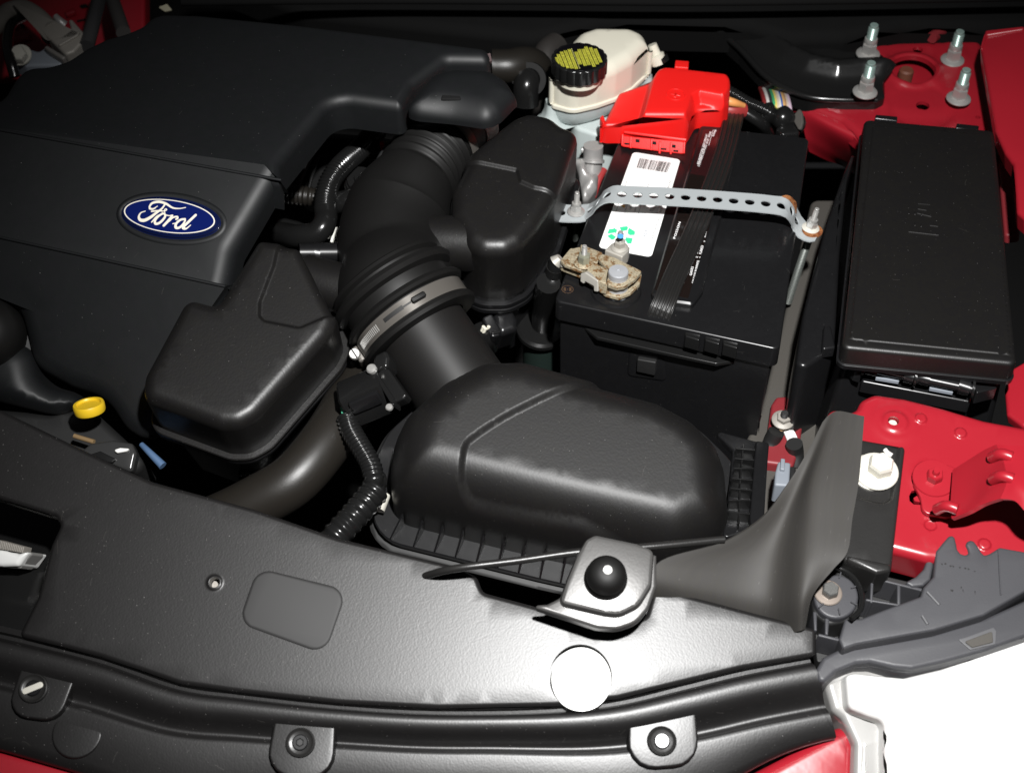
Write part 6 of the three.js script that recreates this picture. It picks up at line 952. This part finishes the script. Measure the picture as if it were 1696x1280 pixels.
  part('body', body(cp, C('e', 370, 1075, 450, 1010, 560, 995, 660, 1010, 682, 1060, 660, 1160, 520, 1110), 0.003, soft(0.01, 0.003, 0, 4), {}), mat(lin(0.03, 0.03, 0.03), 0.2), cl);
  part('blue_wire', body(cp.shift(0.003), C('e', 425, 1085, 465, 1075, 468, 1090, 440, 1100), 0.001, fil(0.002, 0.0006), {}), mat(lin(0.03, 0.3, 0.6), 0.4), cl); part('pale_cap', body(cp.shift(0.004), C('e', 565, 1045, 600, 1034, 650, 1038, 630, 1052, 585, 1060), 0.0015, fil(0.003, 0.001), {}), M.white, cl); part('dark_clip', body(cp.shift(0.003), C('e', 440, 1070, 500, 1050, 580, 1090, 560, 1110, 490, 1105), 0.001, fil(0.003, 0.001), {}), M.shiny, cl);
  solo('blue_hose', sweep([L('e', 708, 1018, -0.075), L('e', 745, 1055, -0.075), L('e', 815, 1125, -0.08)], (f) => 0.0022 + 0.0014 * f, { n: 12 }), mat(lin(0.07, 0.13, 0.24), 0.6), 'short pale blue hose behind front cover at left', 'hose');
  solo('amber_pipe', sweep([L('e', 370, 975, -0.07), L('e', 470, 1005, -0.07)], 0.002, { n: 4 }), M.copper, 'thin amber pipe glimpsed behind clear connector', 'pipe');
  solo('sump_cover', body(tilted(120, 740, -0.09, 20), C('e', -100, 820, 250, 850, 300, 820, 480, 850, 600, 960, 800, 1150, 300, 1150, -100, 1000), 0.01, soft(0.05, 0.01, 0, 5), {}), M.dark, 'dull black casting below yellow dipstick ring', 'engine part');
  // connector and hose between air box and battery
  const k = thing('sensor_connector', 'black electrical connector with pale wires behind air box', 'connector'), kp = tilted(830, 540, -0.05, 20, 10);
  part('housing', body(kp, C('y', 400, 410, 640, 370, 700, 480, 690, 600, 500, 665, 420, 560), 0.004, soft(0.03, 0.006, 0, 5), {}), M.gloss, k); part('plug', body(kp.shift(0.004), C('y', 270, 460, 390, 410, 490, 600, 490, 670, 390, 700, 340, 620), 0.003, fil(0.02, 0.002), {}), M.gloss, k); part('latch', body(kp.shift(0.006), C('y', 440, 600, 485, 595, 490, 640, 400, 660, 370, 640), 0.001, fil(0.003, 0.001), {}), M.shiny, k);
  for (const [x, y] of [[290, 590], [310, 610], [350, 590]]) part('pale_wire', sweep([L('y', x, y - 20, -0.045), L('y', x - 20, y + 30, -0.05)], 0.0016, { n: 3, m: 8 }), M.cream, k); part('boot', sweep([L('y', 250, 610, -0.05), L('y', 300, 700, -0.06), L('y', 340, 800, -0.08)], 0.0095, { n: 12 }), M.shiny, k);
  const bh = thing('coolant_pipe', 'black pipe with round flange between connector and battery', 'pipe'); part('pipe', sweep([L('y', 1050, 60, -0.01), L('y', 1010, 260, -0.04), L('y', 990, 450, -0.07), L('y', 985, 640, -0.1)], 0.0105, { n: 24 }), M.shiny, bh); part('flange', place(lathe([[0, 0.004], [0.02, 0.004], [0.0225, 0.002], [0.0225, -0.002], [0.02, -0.004], [0, -0.004]], 36, 0.5), L('y', 960, 610, -0.09), V3(0.1, 1, 0.15)), M.shiny, bh); part('lower_pipe', place(lathe([[0, 0], [0.017, 0], [0.017, -0.05], [0, -0.05]], 36, 0.5), L('y', 970, 640, -0.095)), mat(lin(0.012, 0.02, 0.017), 0.4), bh);
  const mc = thing('brake_cylinder', 'silvery aluminium cylinder casting left of battery', 'casting'), mp = tilted(972, 290, -0.02, 25);
  part('casting', body(mp, C('c', 275, 780, 330, 770, 345, 840, 400, 860, 395, 930, 350, 990, 320, 1000, 300, 870), 0.004, soft(0.04, 0.008, 0, 5), { grid: 0.005, disp: (x, y) => 0.003 * Math.sin(x * 300) * Math.sin(y * 260) }), M.alu, mc); part('pipe', sweep([L('c', 372, 730, -0.005), L('c', 370, 800, -0.02), L('c', 362, 880, -0.035)], 0.0095, { n: 12, m: 20 }), M.alu, mc); part('pipe_ring', sweep([L('c', 372, 800, -0.018), L('c', 371, 812, -0.02)], 0.0108, { n: 1, m: 20 }), M.alu, mc); part('spigot', sweep([L('c', 312, 752, -0.012), L('c', 352, 752, -0.012)], 0.003, { n: 1 }), M.alu, mc);
  solo('red_cable', sweep([L('c', 425, 850, -0.03), L('c', 395, 910, -0.035), L('c', 370, 990, -0.045)], 0.0035, { n: 10 }), M.redWire, 'thin dark red cable beside aluminium casting', 'cable');
}
// ================= rear =================
{
  const L = (k, x, y, h) => U(...c1(k, x, y), h);
  const red = thing('inner_wing', 'dark red inner wing panel at top left corner', 'body panel'), rp2 = tilted(80, 50, -0.08, 40);
  part('panel', body(rp2, [[-80, -60], [240, -60], [240, 70], [90, 130], [-80, 130]], 0.004, fil(0.02, 0.004), { grid: 0.02, disp: (x, y) => 0.004 * Math.sin(x * 60 + 1) * Math.sin(y * 80) }), M.red, red);
  for (const P of [[920, 60, 1000, 40, 1030, 80, 950, 95], [890, 235, 1030, 205, 1030, 225, 900, 255], [230, 270, 290, 290, 270, 330, 240, 325]]) part('slot', body(rp2.shift(0.0045), C('u', ...P), 0.001, fil(0.0008, 0.0003), {}), M.void, red);
  for (const [x0, y0, x1, y1] of [[140, 480, 350, 440], [780, 180, 880, 140], [160, 320, 220, 300]]) { const a = rp2.at(...c1('u', x0, y0)), b = rp2.at(...c1('u', x1, y1)); part('pressed_bead', sweep([rp2.w(a.x, a.y, 0.002), rp2.w(b.x, b.y, 0.002)], 0.004, { n: 4 }), M.red, red); }
  const al = thing('metal_pipe', 'dull grey aluminium pipe with fitting block at top left', 'pipe');
  part('pipe', sweep([L('u', -200, 420, 0.0), L('u', 0, 240, 0.0), L('u', 110, 130, 0.0), L('u', 250, 100, 0.0), L('u', 400, 170, 0.0), L('u', 620, 380, -0.005)], 0.0098, { n: 40, m: 18 }), M.aluDull, al);
  part('collar', sweep([L('u', 560, 320, -0.003), L('u', 620, 385, -0.005)], (f) => 0.011 + 0.003 * f, { n: 4, m: 20 }), M.aluDull, al);
  part('block', body(tilted(105, 52, 0.004, 20), C('u', 505, 390, 560, 450, 700, 420, 820, 330, 790, 225, 830, 215, 985, 390, 980, 470, 860, 600, 760, 640, 640, 520), 0.004, fil(0.02, 0.003), {}), M.aluDull, al);
  part('block_seam', body(tilted(105, 52, 0.006, 20), C('u', 670, 520, 890, 390, 910, 350, 925, 370, 905, 410, 690, 535), 0.001, fil(0.004, 0.001), {}), M.aluDull, al);
  part('valve', sweep([L('u', 640, 185, 0.01), L('u', 700, 250, 0.006), L('u', 745, 290, 0.002)], (f) => 0.003 + 0.002 * f, { n: 6 }), M.alu, al);
  const gb = thing('grey_mount', 'grey painted engine mount bracket at top left', 'bracket'); part('plate', body(tilted(50, 95, -0.01, 15), C('u', 130, 495, 450, 600, 545, 525, 775, 665, 700, 760, 290, 770, 130, 700), 0.004, fil(0.02, 0.003), {}), M.greyPl, gb); part('fin', body(tilted(85, 85, 0.0, 20), C('u', 500, 545, 545, 525, 775, 665, 720, 690, 560, 590), 0.002, fil(0.01, 0.002), {}), mat(lin(0.16, 0.15, 0.14), 0.5), gb);
  const mb = thing('mount_bolt', 'pale hex bolt on grey engine mount bracket', 'bolt'); part('washer', place(lathe([[0, 0], [0.0115, 0], [0.0115, 0.002], [0, 0.002]], 28, 0.5), L('u', 235, 650, -0.004), V3(0, 0.85, 0.5)), M.boltWhite, mb); part('hexagon', place(hexGeo(0.0085, 0.009), L('u', 228, 660, -0.001), V3(0, 0.85, 0.5)), M.boltWhite, mb);
  solo('black_cable', sweep([L('u', 250, 200, -0.005), L('u', 130, 280, 0.002), L('u', 90, 400, 0.004), L('u', 85, 560, 0.004), L('u', 120, 720, 0.002), L('u', 170, 900, -0.01)], 0.0055, { n: 40 }), M.shiny, 'thin black cable hanging past grey mount bolt', 'cable');
  solo('shiny_pipe', sweep([L('u', 1170, -120, 0.0), L('u', 1135, 60, 0.0), L('u', 1075, 300, 0.0), L('u', 1010, 540, -0.005)], 0.0078, { n: 24, m: 18 }), mat(lin(0.07, 0.07, 0.072), 0.25, { metal: 0.3 }), 'shiny dark pipe leaning behind engine cover', 'pipe');
  solo('grey_pipe', sweep([L('u', 1270, -120, -0.01), L('u', 1330, 60, -0.01), L('u', 1440, 380, -0.01)], 0.0078, { n: 16, m: 18 }), mat(lin(0.055, 0.052, 0.05), 0.5), 'dull grey pipe right of shiny pipe behind engine cover', 'pipe');
  solo('beige_tag', body(tilted(273, 14, 0.03, 40), C('a', 790, 35, 835, 18, 862, 50, 825, 58), 0.001, fil(0.002, 0.0006), {}), mat(lin(0.3, 0.28, 0.2), 0.6), 'small beige tag at rear edge of engine cover', 'tag');
  const cw = thing('cowl_panel', 'black cowl panel across rear of engine bay', 'cowl'), cp = tilted(900, 20, 0.02, 12);
  part('panel', body(cp, [[240, -90], [1800, -90], [1800, 30], [1640, 44], [1500, 40], [1400, 60], [1310, 62], [1240, 40], [1000, 34], [880, 62], [500, 20]], 0.02, soft(0.04, 0.012, 0, 5), { grid: 0.03 }), M.cowl, cw);
  part('seal_edge', sweep([[300, 3], [600, 0], [860, 1], [1150, 3], [1420, 0], [1760, -6]].map(([x, y]) => U(x, y, 0.06)), 0.004, { n: 40 }), M.cowl, cw);
  solo('wiper_motor', body(tilted(1250, 40, 0.0, 40), C('d', 300, 20, 480, 10, 552, 60, 548, 180, 525, 215, 420, 190, 320, 120), 0.01, soft(0.04, 0.01, 0, 5), {}), M.shiny, 'rounded black motor casing in shadow below cowl', 'motor');
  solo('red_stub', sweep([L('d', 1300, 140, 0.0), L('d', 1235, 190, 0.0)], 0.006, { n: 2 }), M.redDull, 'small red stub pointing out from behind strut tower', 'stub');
  solo('hinge_casting', body(tilted(1600, 30, 0.01, 30), C('d', 1180, 110, 1300, 60, 1500, 60, 1510, 150, 1440, 175, 1250, 150), 0.008, soft(0.03, 0.008, 0, 5), {}), M.shiny, 'black bonnet hinge casting at top right', 'hinge');
  // ribbed hose group behind the throttle cover
  const hz = thing('heater_hose', 'dark rubber hose elbow behind throttle cover', 'hose'); part('hose', sweep([L('x', 250, 350, 0.03), L('x', 450, 350, 0.03), L('x', 620, 320, 0.028), L('x', 740, 350, 0.02), L('x', 790, 480, 0.0), L('x', 760, 640, -0.03)], 0.0165, { n: 40, m: 20 }), M.hose, hz); part('clip_ring', place(lathe([[0.011, 0], [0.0165, 0], [0.0165, 0.006], [0.011, 0.006]], 32, 0.5), L('x', 690, 500, 0.022), V3(-0.15, 0.45, 0.85)), M.rubber, hz); part('connector', sweep([L('x', 700, 440, 0.02), L('x', 650, 560, 0.02), L('x', 640, 800, 0.0)], 0.013, { n: 20 }), M.shiny, hz);
  solo('grey_hose', sweep([L('x', 1000, 100, 0.0), L('x', 890, 200, 0.0), L('x', 860, 400, -0.01), L('x', 850, 560, -0.02), L('x', 790, 700, -0.03), L('x', 720, 800, -0.05)], 0.0135, { n: 40, m: 18 }), mat(lin(0.03, 0.027, 0.025), 0.5), 'dull grey hose between throttle cover and reservoir', 'hose');
  const sq = thing('square_clip', 'small open square metal clip on rear of throttle cover', 'clip'); const sp = tilted(806, 96, 0.09, 25); part('frame', plate(sp.pts(C('x', 130, 225, 225, 195, 245, 285, 155, 315)), [sp.pts(C('x', 160, 245, 205, 228, 218, 278, 172, 295))], 0.004, onPlane(sp), 0, 0.5), mat(lin(0.13, 0.09, 0.09), 0.5, { metal: 0.3 }), sq);
}
settle();
renderer.render(scene, camera);
